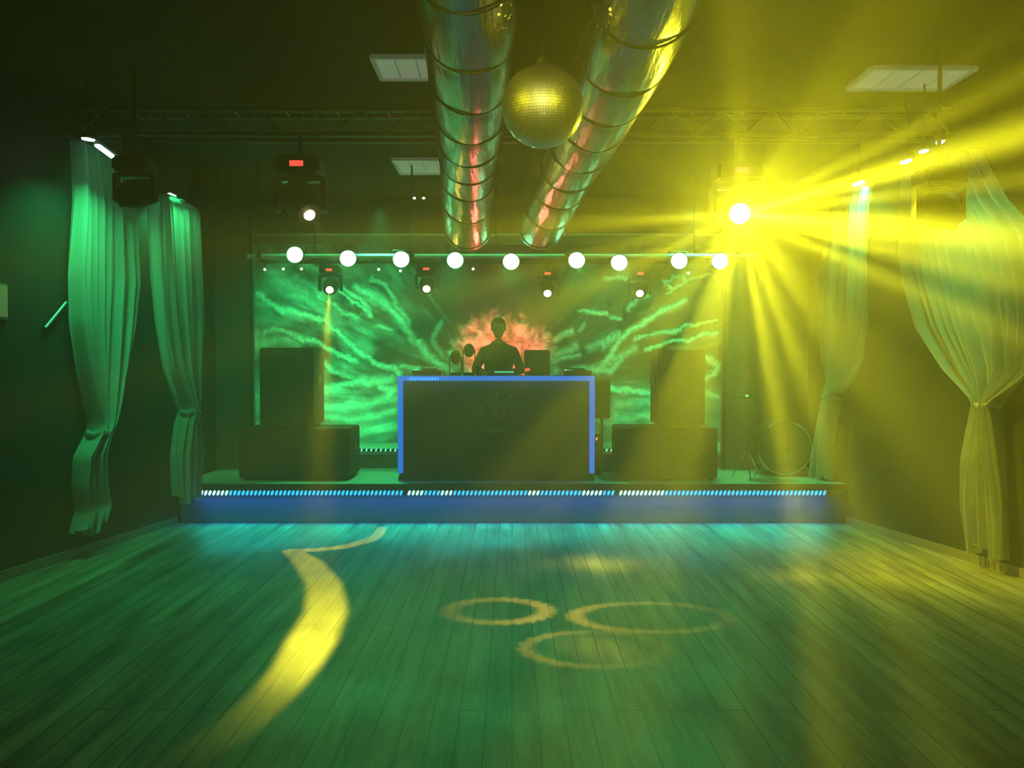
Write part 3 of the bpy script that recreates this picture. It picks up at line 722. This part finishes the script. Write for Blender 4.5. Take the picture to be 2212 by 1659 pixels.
MB().box((0, -.01, .02), (bw, .02, .04)).build('kickboard', M_black, t)
for k in range(11):
    o = MB().box((-bw/2+.13+k*.028, -.044, bh-.03), (.010, .006, .026), Matrix.Rotation(.4, 3, 'Y')).build('led_diode', M_led_b, t)
# crown in relief
cr = MB(); cx, cz = 0, bh*.62; cw_, ch_ = .62, .30
bpts = []
for i in range(5):
    x = -cw_/2*.86+cw_*.86*i/4
for i, (x, rx, rz, tilt) in enumerate(((-.22, .065, .11, .25), (-.08, .072, .13, .08), (.08, .072, .13, -.08), (.22, .065, .11, -.25))):
    ring = [Vector((x+rx*math.cos(a*PI/14)+tilt*rz*math.sin(a*PI/14), -.006, cz+.03+rz*math.sin(a*PI/14))) for a in range(29)]
    for p, q in zip(ring[:-1], ring[1:]): cr.tube(p, q, .007, n=6)
for x, z in ((-.30, .10), (-.15, .165), (0, .19), (.15, .165), (.30, .10)):
    cr.sphere((x, -.006, cz+.03+z), .018, (1, .4, 1), u=12, v=8)
cr.tube((0, -.006, cz-.09), (0, -.006, cz+.2), .006, n=6)
cr.build('crown_emblem', M_crown, t, True)
band = MB(); 
for z in (-.12, -.17): band.path([(-.20, -.006, cz+z+.015), (-.1, -.006, cz+z), (.1, -.006, cz+z), (.20, -.006, cz+z+.015)], .009)
band.box((0, -.003, cz-.145), (.36, .006, .035)); band.build('crown_band', M_crown, t)
tag(bpy.data.objects['crown_band'], 'faint reddish band under the crown')
for nm, c, size, p, sp in (('booth_top_light', (bxc, YBo-.03, ST+bh-cw), (bw*.95, .02), 1.6, 0),):
    area(nm, c, p, BLUE, (bxc, YBo-.01, 0), size[0], size[1], 150)
# gear on the booth
ztop = ST+bh
def gear(name, px, w, d, h, label, cat, m=M_plastic, y=YBo+.3):
    x = at(px, 805, y).x
    t = thing(name, (x, y, ztop), label, cat); MB().box((0, 0, h/2), (w, d, h), bevel=.006).build('body', m, t); return t
for px, lb in ((925, 'flat player deck at the left of the booth top'), (1245, 'flat player deck at the right end of the booth top')):
    g = gear('deck_player', px, .30, .36, .055, lb, 'player deck')
    MB().tube((0, -.05, .055), (0, -.05, .068), .10, n=32).build('jog_wheel', M_chrome, g, True)
    MB().box((0, .13, .065), (.18, .06, .012), Matrix.Rotation(.25, 3, 'X')).build('screen', M_plastic, g)
    for k in range(3): MB().tube((-.12, -.14+k*.05, .055), (-.12, -.14+k*.05, .062), .012, n=10).build('button', M_led_g, g)
g = gear('mixer', 1085, .30, .22, .065, 'mixing desk in front of the DJ with a green lit edge', 'mixer', y=YBo+.14)
for k in range(4):
    for j in range(3): MB().tube((-.09+k*.06, -.02+j*.04, .065), (-.09+k*.06, -.02+j*.04, .080), .009, n=10).build('knob', M_chrome, g)
    MB().box((-.09+k*.06, -.07, .07), (.014, .02, .012)).build('fader', M_chrome, g)
MB().box((.02, -.111, .04), (.20, .004, .018), bevel=.001).build('level_lights', mat('level_green', (.1, .8, .4), .4, emit=(.1, .9, .4), estr=.5), g)
# black case with red light
a = at(1132, 756, YBo+.45); b = at(1188, 805, YBo+.45)
g = thing('equipment_case', ((a.x+b.x)/2, YBo+.5, ztop), 'black box on the booth top with a small red light, right of the person', 'equipment case')
hh = a.z-ztop
MB().box((0, 0, hh/2), (b.x-a.x, .2, hh), bevel=.01).build('body', M_plastic, g)
MB().box((-(b.x-a.x)/2+.035, -.105, hh*.22), (.055, .012, .03), Matrix.Rotation(-.2, 3, 'Y'), bevel=.004).build('red_light', M_red, g)
MB().box((0, -.102, hh*.62), ((b.x-a.x)*.8, .006, hh*.5)).build('grille', M_grille, g)
for (px, py, r), lb in (((984, 772, .072), 'low dark round-headed lamp left of the DJ on the booth'), ((1013, 757, .072), 'taller dark round-headed lamp next to the DJ on the booth')):
    c = at(px, py, YBo+.5); g = thing('round_head_lamp', (c.x, c.y, ztop), lb, 'lamp', 'two dark round-headed lamps on the booth')
    MB().tube((0, 0, 0), (0, 0, .03), .06, n=20).build('base', M_black, g)
    for s in (-1, 1): MB().box((s*.065, 0, (c.z-ztop)/2+.01), (.012, .03, c.z-ztop), bevel=.003).build('yoke_arm', M_black, g)
    MB().sphere((0, 0, c.z-ztop), r, (.85, .9, 1.05)).build('head', M_plastic, g, True)
    MB().tube((0, -r*.7, c.z-ztop), (0, -r*1.05, c.z-ztop), r*.6, n=20).build('lens_ring', M_black, g, True)

# ------------------------------------------------------------------ DJ (person)
def dj():
    Y = 9.62; head_top = at(1076, 689, Y); x0 = at(1077, 700, Y).x; hgt = head_top.z-ST; k = hgt/1.75
    t = thing('person', (x0, Y, ST), 'person in dark clothes standing behind the booth, head bent slightly down', 'person')
    # skeleton: (name, pos, radius)
    J = {'pel': ((0, 0, .95), .125), 'sp1': ((0, -.01, 1.08), .122), 'sp2': ((0, -.02, 1.22), .135), 'ch': ((0, -.03, 1.36), .125), 'nk0': ((0, -.035, 1.45), .072), 'nk': ((0, -.045, 1.53), .055)}
    E = [('pel', 'sp1'), ('sp1', 'sp2'), ('sp2', 'ch'), ('ch', 'nk0'), ('nk0', 'nk')]
    for s, n in ((-1, 'L'), (1, 'R')):
        J.update({n+'sh': ((s*.172, -.02, 1.375), .058), n+'el': ((s*.265, -.12, 1.16), .045), n+'wr': ((s*.16, -.40, 1.13), .030),
                  n+'hd': ((s*.145, -.46, 1.125), .034), n+'hp': ((s*.09, 0, .90), .095), n+'kn': ((s*.105, .0, .50), .062), n+'an': ((s*.11, .02, .09), .042), n+'to': ((s*.13, -.16, .04), .036)})
        E += [('ch', n+'sh'), (n+'sh', n+'el'), (n+'el', n+'wr'), (n+'wr', n+'hd'), ('pel', n+'hp'), (n+'hp', n+'kn'), (n+'kn', n+'an'), (n+'an', n+'to')]
        base = Vector((s*.145, -.465, 1.122))
        for f in range(4):
            a = (f-1.5)*.018; L = (.068, .078, .074, .06)[f]
            J[n+'f%da' % f] = (base+Vector((a, -.03, .006)), .0095); J[n+'f%db' % f] = (base+Vector((a*1.15, -.03-L*.55, -.002)), .0085); J[n+'f%dc' % f] = (base+Vector((a*1.2, -.03-L, -.022)), .0072)
            E += [(n+'hd', n+'f%da' % f), (n+'f%da' % f, n+'f%db' % f), (n+'f%db' % f, n+'f%dc' % f)]
        J[n+'t1'] = (base+Vector((-s*.04, .0, -.004)), .011); J[n+'t2'] = (base+Vector((-s*.055, -.035, -.012)), .009); E += [(n+'hd', n+'t1'), (n+'t1', n+'t2')]
    def skin(names, edges, grow, name):
        names = list(names); me = bpy.data.meshes.new(name)
        me.from_pydata([Vector(J[n][0])*k for n in names], [(names.index(a), names.index(b)) for a, b in edges], [])
        o = bpy.data.objects.new(name, me); COL.objects.link(o)
        m = o.modifiers.new('s', 'SKIN'); m.use_smooth_shade = True
        for i, n in enumerate(names):
            r = (J[n][1]+grow)*k; wide = 1.25 if n in ('pel', 'sp1', 'sp2', 'ch') else 1
            me.skin_vertices[0].data[i].radius = (r*wide, r*.9); me.skin_vertices[0].data[i].use_root = (n == names[0])
        o.modifiers.new('sub', 'SUBSURF').levels = 2
        dg = bpy.context.evaluated_depsgraph_get(); ev = o.evaluated_get(dg); m2 = bpy.data.meshes.new_from_object(ev)
        bpy.data.objects.remove(o); return m2
    body = skin(J.keys(), E, 0, 'body')
    bm = bmesh.new(); bm.from_mesh(body)
    hc = Vector((0, -.075, 1.64))*k
    H_ = Matrix.Translation(hc) @ Matrix.Rotation(math.radians(14), 4, 'X')
    def sp(c, r, sc): bmesh.ops.create_uvsphere(bm, u_segments=24, v_segments=16, radius=1, matrix=H_ @ Matrix.Translation(Vector(c)*k) @ Matrix.Diagonal((r*sc[0]*k, r*sc[1]*k, r*sc[2]*k, 1)))
    sp((0, .015, .02), .09, (.86, 1.08, 1.0)); sp((0, -.03, -.045), .066, (.85, .95, 1.1)); sp((0, -.062, -.09), .026, (1, .8, .7))
    sp((0, -.095, -.012), .014, (.8, 1.2, 1.7)); sp((0, -.108, -.03), .013, (1.1, .9, .7)); sp((0, -.085, -.058), .02, (1.1, .5, .35))
    for s in (-1, 1): sp((s*.08, .01, -.01), .028, (.35, .7, 1.1)); sp((s*.034, -.078, .022), .020, (1.2, .5, .5)); sp((s*.045, -.06, -.03), .025, (1, .8, 1))
    me = bpy.data.meshes.new('body'); bm.to_mesh(me); bm.free()
    o = bpy.data.objects.new('body', me); COL.objects.link(o)
    r = o.modifiers.new('r', 'REMESH'); r.mode = 'VOXEL'; r.voxel_size = .0065; r.use_smooth_shade = True
    sm = o.modifiers.new('sm', 'SMOOTH'); sm.factor = .5; sm.iterations = 2
    dg = bpy.context.evaluated_depsgraph_get(); me2 = bpy.data.meshes.new_from_object(o.evaluated_get(dg)); bpy.data.objects.remove(o)
    o = bpy.data.objects.new('body', me2); COL.objects.link(o); o.parent = t; me2.materials.clear(); me2.materials.append(M_skin)
    for s in (-1, 1):
        e = MB(); e.sphere(H_ @ (Vector((s*.034, -.084, .004))*k), .011*k); e.build('eye', M_eye, t, True)
    def garment(name, keep, grow, m):
        g = bmesh.new(); g.from_mesh(me2); g.normal_update()
        offs = {v: v.normal.copy() for v in g.verts}
        for v in g.verts: v.co += offs[v]*grow*k
        bmesh.ops.delete(g, geom=[v for v in g.verts if not keep(v.co/k)], context='VERTS')
        gm = bpy.data.meshes.new(name); g.to_mesh(gm); g.free(); gm.materials.clear(); gm.materials.append(m)
        for p in gm.polygons: p.use_smooth = True
        go = bpy.data.objects.new(name, gm); COL.objects.link(go); go.parent = t
        mo = go.modifiers.new('smooth', 'SMOOTH'); mo.iterations = 4; mo.factor = .5
        return go
    garment('shirt', lambda c: .90 < c.z < 1.50-(.03 if c.y < -.06 else 0) and c.y > -.37 and (c.z > .96 or abs(c.x) < .25), .014, M_shirt)
    garment('trousers', lambda c: .07 < c.z < .96 and c.y > -.3, .010, M_jeans)
    hb = bmesh.new(); bmesh.ops.create_uvsphere(hb, u_segments=28, v_segments=18, radius=1, matrix=H_ @ Matrix.Translation(Vector((0, .024, .035))*k) @ Matrix.Diagonal((.086*k, .100*k, .088*k, 1)))
    bmesh.ops.delete(hb, geom=[v for v in hb.verts if (H_.inverted() @ v.co).z < -.02*k or ((H_.inverted() @ v.co).y < -.05*k and (H_.inverted() @ v.co).z < .055*k)], context='VERTS')
    hm = bpy.data.meshes.new('hair'); hb.to_mesh(hm); hb.free(); hm.materials.append(M_hair)
    ho = bpy.data.objects.new('hair', hm); COL.objects.link(ho); ho.parent = t
    ho.modifiers.new('th', 'SOLIDIFY').thickness = .008
dj()

# ------------------------------------------------------------------ drum kit, stands
c = at(1682, 990, 9.25); r = .275
t = thing('bass_drum', (c.x, c.y, ST), 'bass drum with a thin shining rim on the right of the stage', 'drum')
MB().tube((0, -.2, r+.03), (0, .2, r+.03), r, n=48).build('shell', M_drum, t, True)
b = MB(); ring = [Vector((r*1.02*math.cos(a*PI/24), -.215, r+.03+r*1.02*math.sin(a*PI/24))) for a in range(49)]
for p, q in zip(ring[:-1], ring[1:]): b.tube(p, q, .010, n=6)
b.build('hoop', M_chrome, t)
MB().tube((0, -.203, r+.03), (0, -.207, r+.03), r*.97, n=48).build('head', M_drumhead, t)
for s in (-1, 1): MB().tube((s*r*.7, -.1, r*.6), (s*r*1.15, -.2, .01), .008, n=6).build('spur', M_chrome, t)
MB().box((.03, -.214, r+.06), (.012, .01, .2)).build('damper_strip', M_brass, t)
b = MB(); b.sphere((.03, -.216, r-.0), .024, (1, .4, 1)); b.build('badge', M_brass, t)
c = at(1616, 856, 8.86)
t = thing('cymbal_stand', (c.x, c.y, ST), 'cymbal on a thin stand left of the bass drum', 'cymbal stand')
hz = c.z-ST
MB().tube((0, 0, .2), (0, 0, hz), .010, n=8).build('pole', M_chrome, t, True)
for k in range(3): MB().tube((0, 0, .32), (.17*math.cos(k*2.1+.4), .17*math.sin(k*2.1+.4), .008), .007, n=6).build('leg', M_chrome, t)
b = MB(); b.loft([[Vector((rr*math.cos(a*PI/16), rr*math.sin(a*PI/16), z+hz)) for a in range(32)] for rr, z in ((.17, -.02), (.05, 0), (.035, .018), (.01, .024))], caps=True); b.build('cymbal', M_brass, t, True)
c = at(1794, 908, 8.75)
t = thing('upright_pole', (c.x, c.y, ST), 'thin upright pole at the far right corner of the stage', 'pole')
MB().tube((0, 0, .015), (0, 0, c.z-ST), .014, n=10).build('pole', mat('pale_pole', (.6, .6, .58), .4), t, True)
MB().tube((0, 0, 0), (0, 0, .015), .09, n=20).build('base', M_black, t)
# amber pilot on the riser edge
c = at(1289, 948, 9.2); t = thing('power_box', (c.x, c.y+.04, ST), 'small black box with an amber light right beside the booth', 'power box')
MB().box((0, 0, (c.z-ST+.05)/2), (.10, .08, c.z-ST+.05), bevel=.004).build('body', M_plastic, t)
MB().box((0, -.044, c.z-ST), (.012, .01, .03), Matrix.Rotation(.5, 3, 'Y')).build('amber_light', M_orange, t)

# left wall bits
def wallpt(px, py, f, inset, sgn):
    A = Vector((f(2)+inset*sgn, 2, 0)); B = Vector((f(8)+inset*sgn, 8, 0)); D = (B-A).normalized(); N = Vector((-D.y, D.x, 0))
    return on_plane(px, py, A, N), D, N
a, D, N = wallpt(4, 612, xl, .012, 1); b, _, _ = wallpt(4, 690, xl, .012, 1)
c = (a+b)/2; q = D.to_track_quat('X', 'Z').to_matrix()
t = thing('wall_notice', c, 'pale notice board cut by the left edge of the picture', 'notice board', rz=0)
MB().box((0, 0, 0), (.10, .02, a.z-b.z), q, bevel=.003).build('board', M_sign, t)
MB().box(N*-.012, (.08, .004, (a.z-b.z)*.85), q).build('sheet', mat('notice_paper', (.4, .28, .2), .7, emit=(.6, .4, .25), estr=.08), t)  # sheet's faint emission stands in for light falling on it
a, D, N = wallpt(98, 708, xl, .03, 1); b, _, _ = wallpt(143, 653, xl, .03, 1)
t = thing('wall_reflection_rod', (a+b)/2, 'short slanted pale rod standing in for a reflection on the left wall', 'reflection'); c = t.location  # solid rod imitating a slanted reflection on the wall
MB().tube(a-c, b-c, .012, n=10).build('rod', mat('pale_reflection_rod', (.5, .6, .55), .3, .5), t, True)
for p in (a, b): MB().tube(p-c, p-c-Vector((.04, 0, 0)), .008, n=8).build('bracket', M_black, t)

# ------------------------------------------------------------------ rig washes and added fill lamps
# green washes on the backdrop
area('backdrop_wash_left', (-2.0, 9.95, 2.95), 20, GREEN, (-2.2, 10.9, 1.2), 1.9, .15, 120)
area('backdrop_wash_right', (1.7, 9.95, 2.95), 15, GREEN, (1.9, 10.9, 1.2), 1.9, .15, 120)
area('backdrop_wash_low', (-1.9, 10.2, RH+.06), 12, GREEN, (-1.9, 10.9, 1.6), 2.0, .1, 150)
area('backdrop_wash_low', (1.9, 10.2, RH+.06), 8, GREEN, (1.9, 10.9, 1.6), 2.0, .1, 150)
spot('stage_down_light', (-1.4, 9.1, 3.3), 300, GREEN, (-1.5, 9.2, 0), 60, .8, .05)
spot('stage_down_light', (1.9, 9.1, 3.3), 260, GREEN, (2.3, 9.0, 0), 70, .8, .05)
area('bar_fill', (0, 9.0, zb+.30), 7, GREEN, (0, 9.35, zb), 5.2, .04, 130)  # added unseen strip, standing in for lamp spill on the pipe
area('pelmet_wash', (0, 10.2, z1-.25), 3, GREEN, (0, 10.5, z1), 5.2, .04, 130)
lamp_node_light('ambient_fill', 'POINT', (0, -2.6, 3.2), 6, (1, .8, .7), radius=.4)  # added fill with no known source, lifts the dark haze slightly
# red lamp behind the booth onto the rosette
spot('rosette_light', (-.15, 9.95, 1.05), 210, (1, .07, .07), at(1088, 745, 10.86), 62, .7, .04)
spot('duct_red_light', (-.15, 9.0, 2.3), 12, RED, at(1060, 430, 7.6), 50, .7, .04)

# yellow star: gobo lamp facing the room (unrotated lamp; the gobo gives the direction pattern)
SP = Vector(SP)
star = lamp_node_light('star_gobo', 'POINT', SP, 900, YEL, radius=.02)
t_, g, d, em = gobo_dir(star)
def dotv(v): return g.add(g.add(g.mul(d[0], v.x), g.mul(d[1], v.y)), g.mul(d[2], v.z))
AX = (Vector((.03, .0, 1.62))-SP).normalized(); RT = AX.cross(Vector((0, 0, 1))).normalized()*-1; UPV = AX.cross(RT).normalized()
if UPV.z < 0: UPV = -UPV
if RT.x < 0: RT = -RT
ca, du, dv = dotv(AX), dotv(RT), dotv(UPV)
ang = g.m('ARCTAN2', dv, du); cs_, sn_ = g.m('COSINE', ang), g.m('SINE', ang)
nz = t_.nodes.new('ShaderNodeTexNoise'); nz.noise_dimensions = '2D'; nz.inputs['Scale'].default_value = 1; nz.inputs['Detail'].default_value = 1.5; nz.inputs['Roughness'].default_value = .75
cmb = t_.nodes.new('ShaderNodeCombineXYZ'); g._in(cmb, 0, g.mul(cs_, 2.2)); g._in(cmb, 1, g.mul(sn_, 2.2)); t_.links.new(cmb.outputs[0], nz.inputs['Vector'])
wob = g.mul(nz.outputs['Fac'], 7.)
def comb(n, ph, pw): return g.m('POWER', g.add(.5, g.mul(.5, g.m('SINE', g.add(g.mul(ang, float(n)), g.add(wob, ph))))), float(pw))
rays = g.add(.12, g.mul(g.add(comb(15, .6, 3), g.mul(comb(34, 2.1, 2), .8)), g.step(nz.outputs['Fac'], .34, .60, .25, 2.3)))
cone = g.m('POWER', g.step(ca, .1, 1.0, .05, 1.), 4.2)
floorcut = g.step(d[2], -.46, -.2, .02, 1.)
upw = g.step(sn_, .25, .6, 0., 1.); rays = g.add(g.mul(rays, g.sub(1., upw)), g.mul(upw, g.step(nz.outputs['Fac'], .35, .7, .3, .7)))
core = g.add(g.mul(g.m('POWER', g.m('MAXIMUM', ca, .001), 26.), .2), g.mul(g.m('POWER', g.m('MAXIMUM', ca, .001), 500.), 1.3))
side = g.mul(g.step(cs_, -.9, .5, .22, 1.6), g.step(sn_, .8, -.2, .5, 1.35))
tot = g.mul(g.add(g.mul(g.mul(cone, rays), side), core), floorcut)
def lobe(px, py, depth, k, amp):      # extra beams: direction given by a far point in the room
    v = (Vector(depth)-SP).normalized() if depth else None
    return g.mul(g.m('POWER', g.m('MAXIMUM', dotv(v), 0.001), float(k)), float(amp))
for tgt, k, a_ in (((3.6, 4.6, 2.35), 260, 4.5), ((2.7, 6.3, .2), 260, .35), ((2.15, 6.4, .1), 300, .4), ((.9, 6.8, .5), 260, .9), ((2.95, 6.6, 1.0), 18, 1.0)): tot = g.add(tot, lobe(0, 0, tgt, k, a_))
g._in(em, 1, tot)

# gobo projectors onto the dance floor
def floor_hit(g, d, L):
    s = g.m('DIVIDE', L.z, g.m('MAXIMUM', g.mul(d[2], -1.), .02))
    return g.add(g.mul(d[0], s), L.x), g.add(g.mul(d[1], s), L.y)
def fl(px, py):
    d = ray(px, py); k = -EYE.z/d.z; return (d.x*k, d.y*k)
def ring(g, X, Y, c, ax, ay, rot, w, amp, teeth=0):
    cs, sn = math.cos(rot), math.sin(rot); u = g.sub(X, c[0]); v = g.sub(Y, c[1])
    uu = g.m('DIVIDE', g.add(g.mul(u, cs), g.mul(v, sn)), ax); vv = g.m('DIVIDE', g.sub(g.mul(v, cs), g.mul(u, sn)), ay)
    r = g.m('SQRT', g.add(g.mul(uu, uu), g.mul(vv, vv))); dd = g.m('ABSOLUTE', g.sub(r, 1.))
    band = g.step(dd, w, w*.7, 0., 1.)
    if teeth:
        a = g.m('ARCTAN2', vv, uu); tt = g.step(g.m('SINE', g.add(g.mul(a, float(teeth)), g.mul(r, 6.))), -.2, .2, .05, 1.)
        inner = g.step(dd, w*.55, w*.4, 0., 1.); band = g.m('MAXIMUM', inner, g.mul(band, tt))
    return g.mul(band, amp), uu, vv
# rings, thrown by the small head right of the DJ
LP = at(1183, 640, 9.1)
gl = lamp_node_light('ring_gobo', 'POINT', LP, 300, (1, .62, .05), radius=.012)
t_, g, d, em = gobo_dir(gl); X, Y = floor_hit(g, d, Vector(LP))
def ell(pxl, pxr, pyt, pyb):
    a = fl((pxl+pxr)/2, pyt); b = fl((pxl+pxr)/2, pyb); cyy = (a[1]+b[1])/2; l = fl(pxl, (pyt+pyb)/2); r = fl(pxr, (pyt+pyb)/2)
    return ((l[0]+r[0])/2, cyy), (r[0]-l[0])/2, abs(a[1]-b[1])/2
c1, a1, b1 = ell(970, 1180, 1295, 1345); c2, a2, b2 = ell(1245, 1570, 1303, 1365); c3, a3, b3 = ell(1135, 1440, 1365, 1440)
r1, _, _ = ring(g, X, Y, c1, a1, b1, 0, .27, 1.0, 26); r2, _, _ = ring(g, X, Y, c2, a2, b2, 0, .17, 1.2, 34); r3, _, _ = ring(g, X, Y, c3, a3, b3, 0, .16, .45, 20)
down_ = g.step(d[2], -.02, -.06, 0., 1.)
g._in(em, 1, g.mul(g.add(g.add(r1, r2), r3), down_))
# swirl, thrown by the left outer small head
LP = at(711, 632, 9.1)
gl = lamp_node_light('swirl_gobo', 'POINT', LP, 420, (1, .86, .03), radius=.012)
t_, g, d, em = gobo_dir(gl); X, Y = floor_hit(g, d, Vector(LP))
def stroke(g, X, Y, pts, wid, amps):
    res = None
    for (p, q), (w0, w1), (a0, a1) in zip(zip(pts[:-1], pts[1:]), zip(wid[:-1], wid[1:]), zip(amps[:-1], amps[1:])):
        ax, ay = p; bx, by = q; ex, ey = bx-ax, by-ay; L2 = ex*ex+ey*ey
        u = g.sub(X, ax); v = g.sub(Y, ay)
        tt = g.m('DIVIDE', g.add(g.mul(u, ex), g.mul(v, ey)), L2, clamp=True)
        rx = g.sub(u, g.mul(tt, ex)); ry = g.sub(v, g.mul(tt, ey)); dist = g.m('SQRT', g.add(g.mul(rx, rx), g.mul(ry, ry)))
        w = g.add(g.mul(tt, w1-w0), w0); a = g.add(g.mul(tt, a1-a0), a0)
        s = g.mul(g.step(g.m('DIVIDE', dist, w), 1.25, .6, 0., 1.), a)
        res = s if res is None else g.m('MAXIMUM', res, s)
    return res
pts = [fl(*p) for p in ((822,1140),(818,1154),(795,1168),(740,1182),(680,1188),(630,1190),(665,1215),(700,1260),(705,1320),(672,1385),(640,1440),(590,1500),(500,1580),(380,1650))]
wid = [.05, .06, .07, .07, .07, .08, .12, .13, .14, .15, .13, .12, .12, .12]; amps = [.7, .9, 1.0, 1.1, 1.1, 1.2, 1.1, 1.1, 1.9, 3.4, 2.4, .9, .3, .1]
g._in(em, 1, g.mul(stroke(g, X, Y, pts, wid, amps), g.step(d[2], -.02, -.06, 0., 1.)))

# narrow yellow beam of the left large head towards the backdrop
spot('narrow_beam', lens_l+aim_l*.03, 420, (1, .72, .06), lens_l+aim_l*3, 7, 1., .02)
spot('narrow_beam', at(921, 622, 9.3), 4, (1, .75, .08), at(1010, 590, 8.0), 40, .5, .02)
spot('narrow_beam', at(1183, 632, 9.3), 1.2, (1, .75, .08), at(1240, 720, 8.8), 30, .5, .02)
# yellow follow lamp behind the camera, aimed at the mirror ball
spot('ball_follow_and_fill', (-.55, -3.0, 3.1), 900, (1, .93, .2), bc, 8, .5, .05)
spot('ball_follow_and_fill', (3.4, -2.6, 3.2), 600, YEL, bc, 8, .5, .05)  # second lamp, added so more of the ball's tiles light up
spot('ball_follow_and_fill', (-3.6, 1.0, 3.3), 260, YEL, bc, 10, .5, .05)  # third lamp, added from the left to brighten the ball
# low warm spill at the front left of the floor
spot('floor_spill_light', (-3.2, 1.0, 3.4), 14, (1, .75, .1), (-1.6, 3.0, 0), 60, .9, .1)

# added point lamp imitating the mirror ball's glints on the ducts
LP = bc+Vector((0, -.26, .10))
gl = lamp_node_light('glint_imitation_lamp', 'POINT', LP, 16, (1, .85, .05), radius=.004)
t_, g, d, em = gobo_dir(gl)
vo = t_.nodes.new('ShaderNodeTexVoronoi'); vo.inputs['Scale'].default_value = 15
cmb = t_.nodes.new('ShaderNodeCombineXYZ')
for i in range(3): t_.links.new(d[i], cmb.inputs[i])
t_.links.new(cmb.outputs[0], vo.inputs['Vector'])
g._in(em, 1, g.mul(g.step(vo.outputs['Distance'], .26, .18, 0., 1.), g.mul(g.step(d[2], .15, .4, 0., 1.), g.step(g.m('ABSOLUTE', d[0]), .35, .55, 0., 1.))))
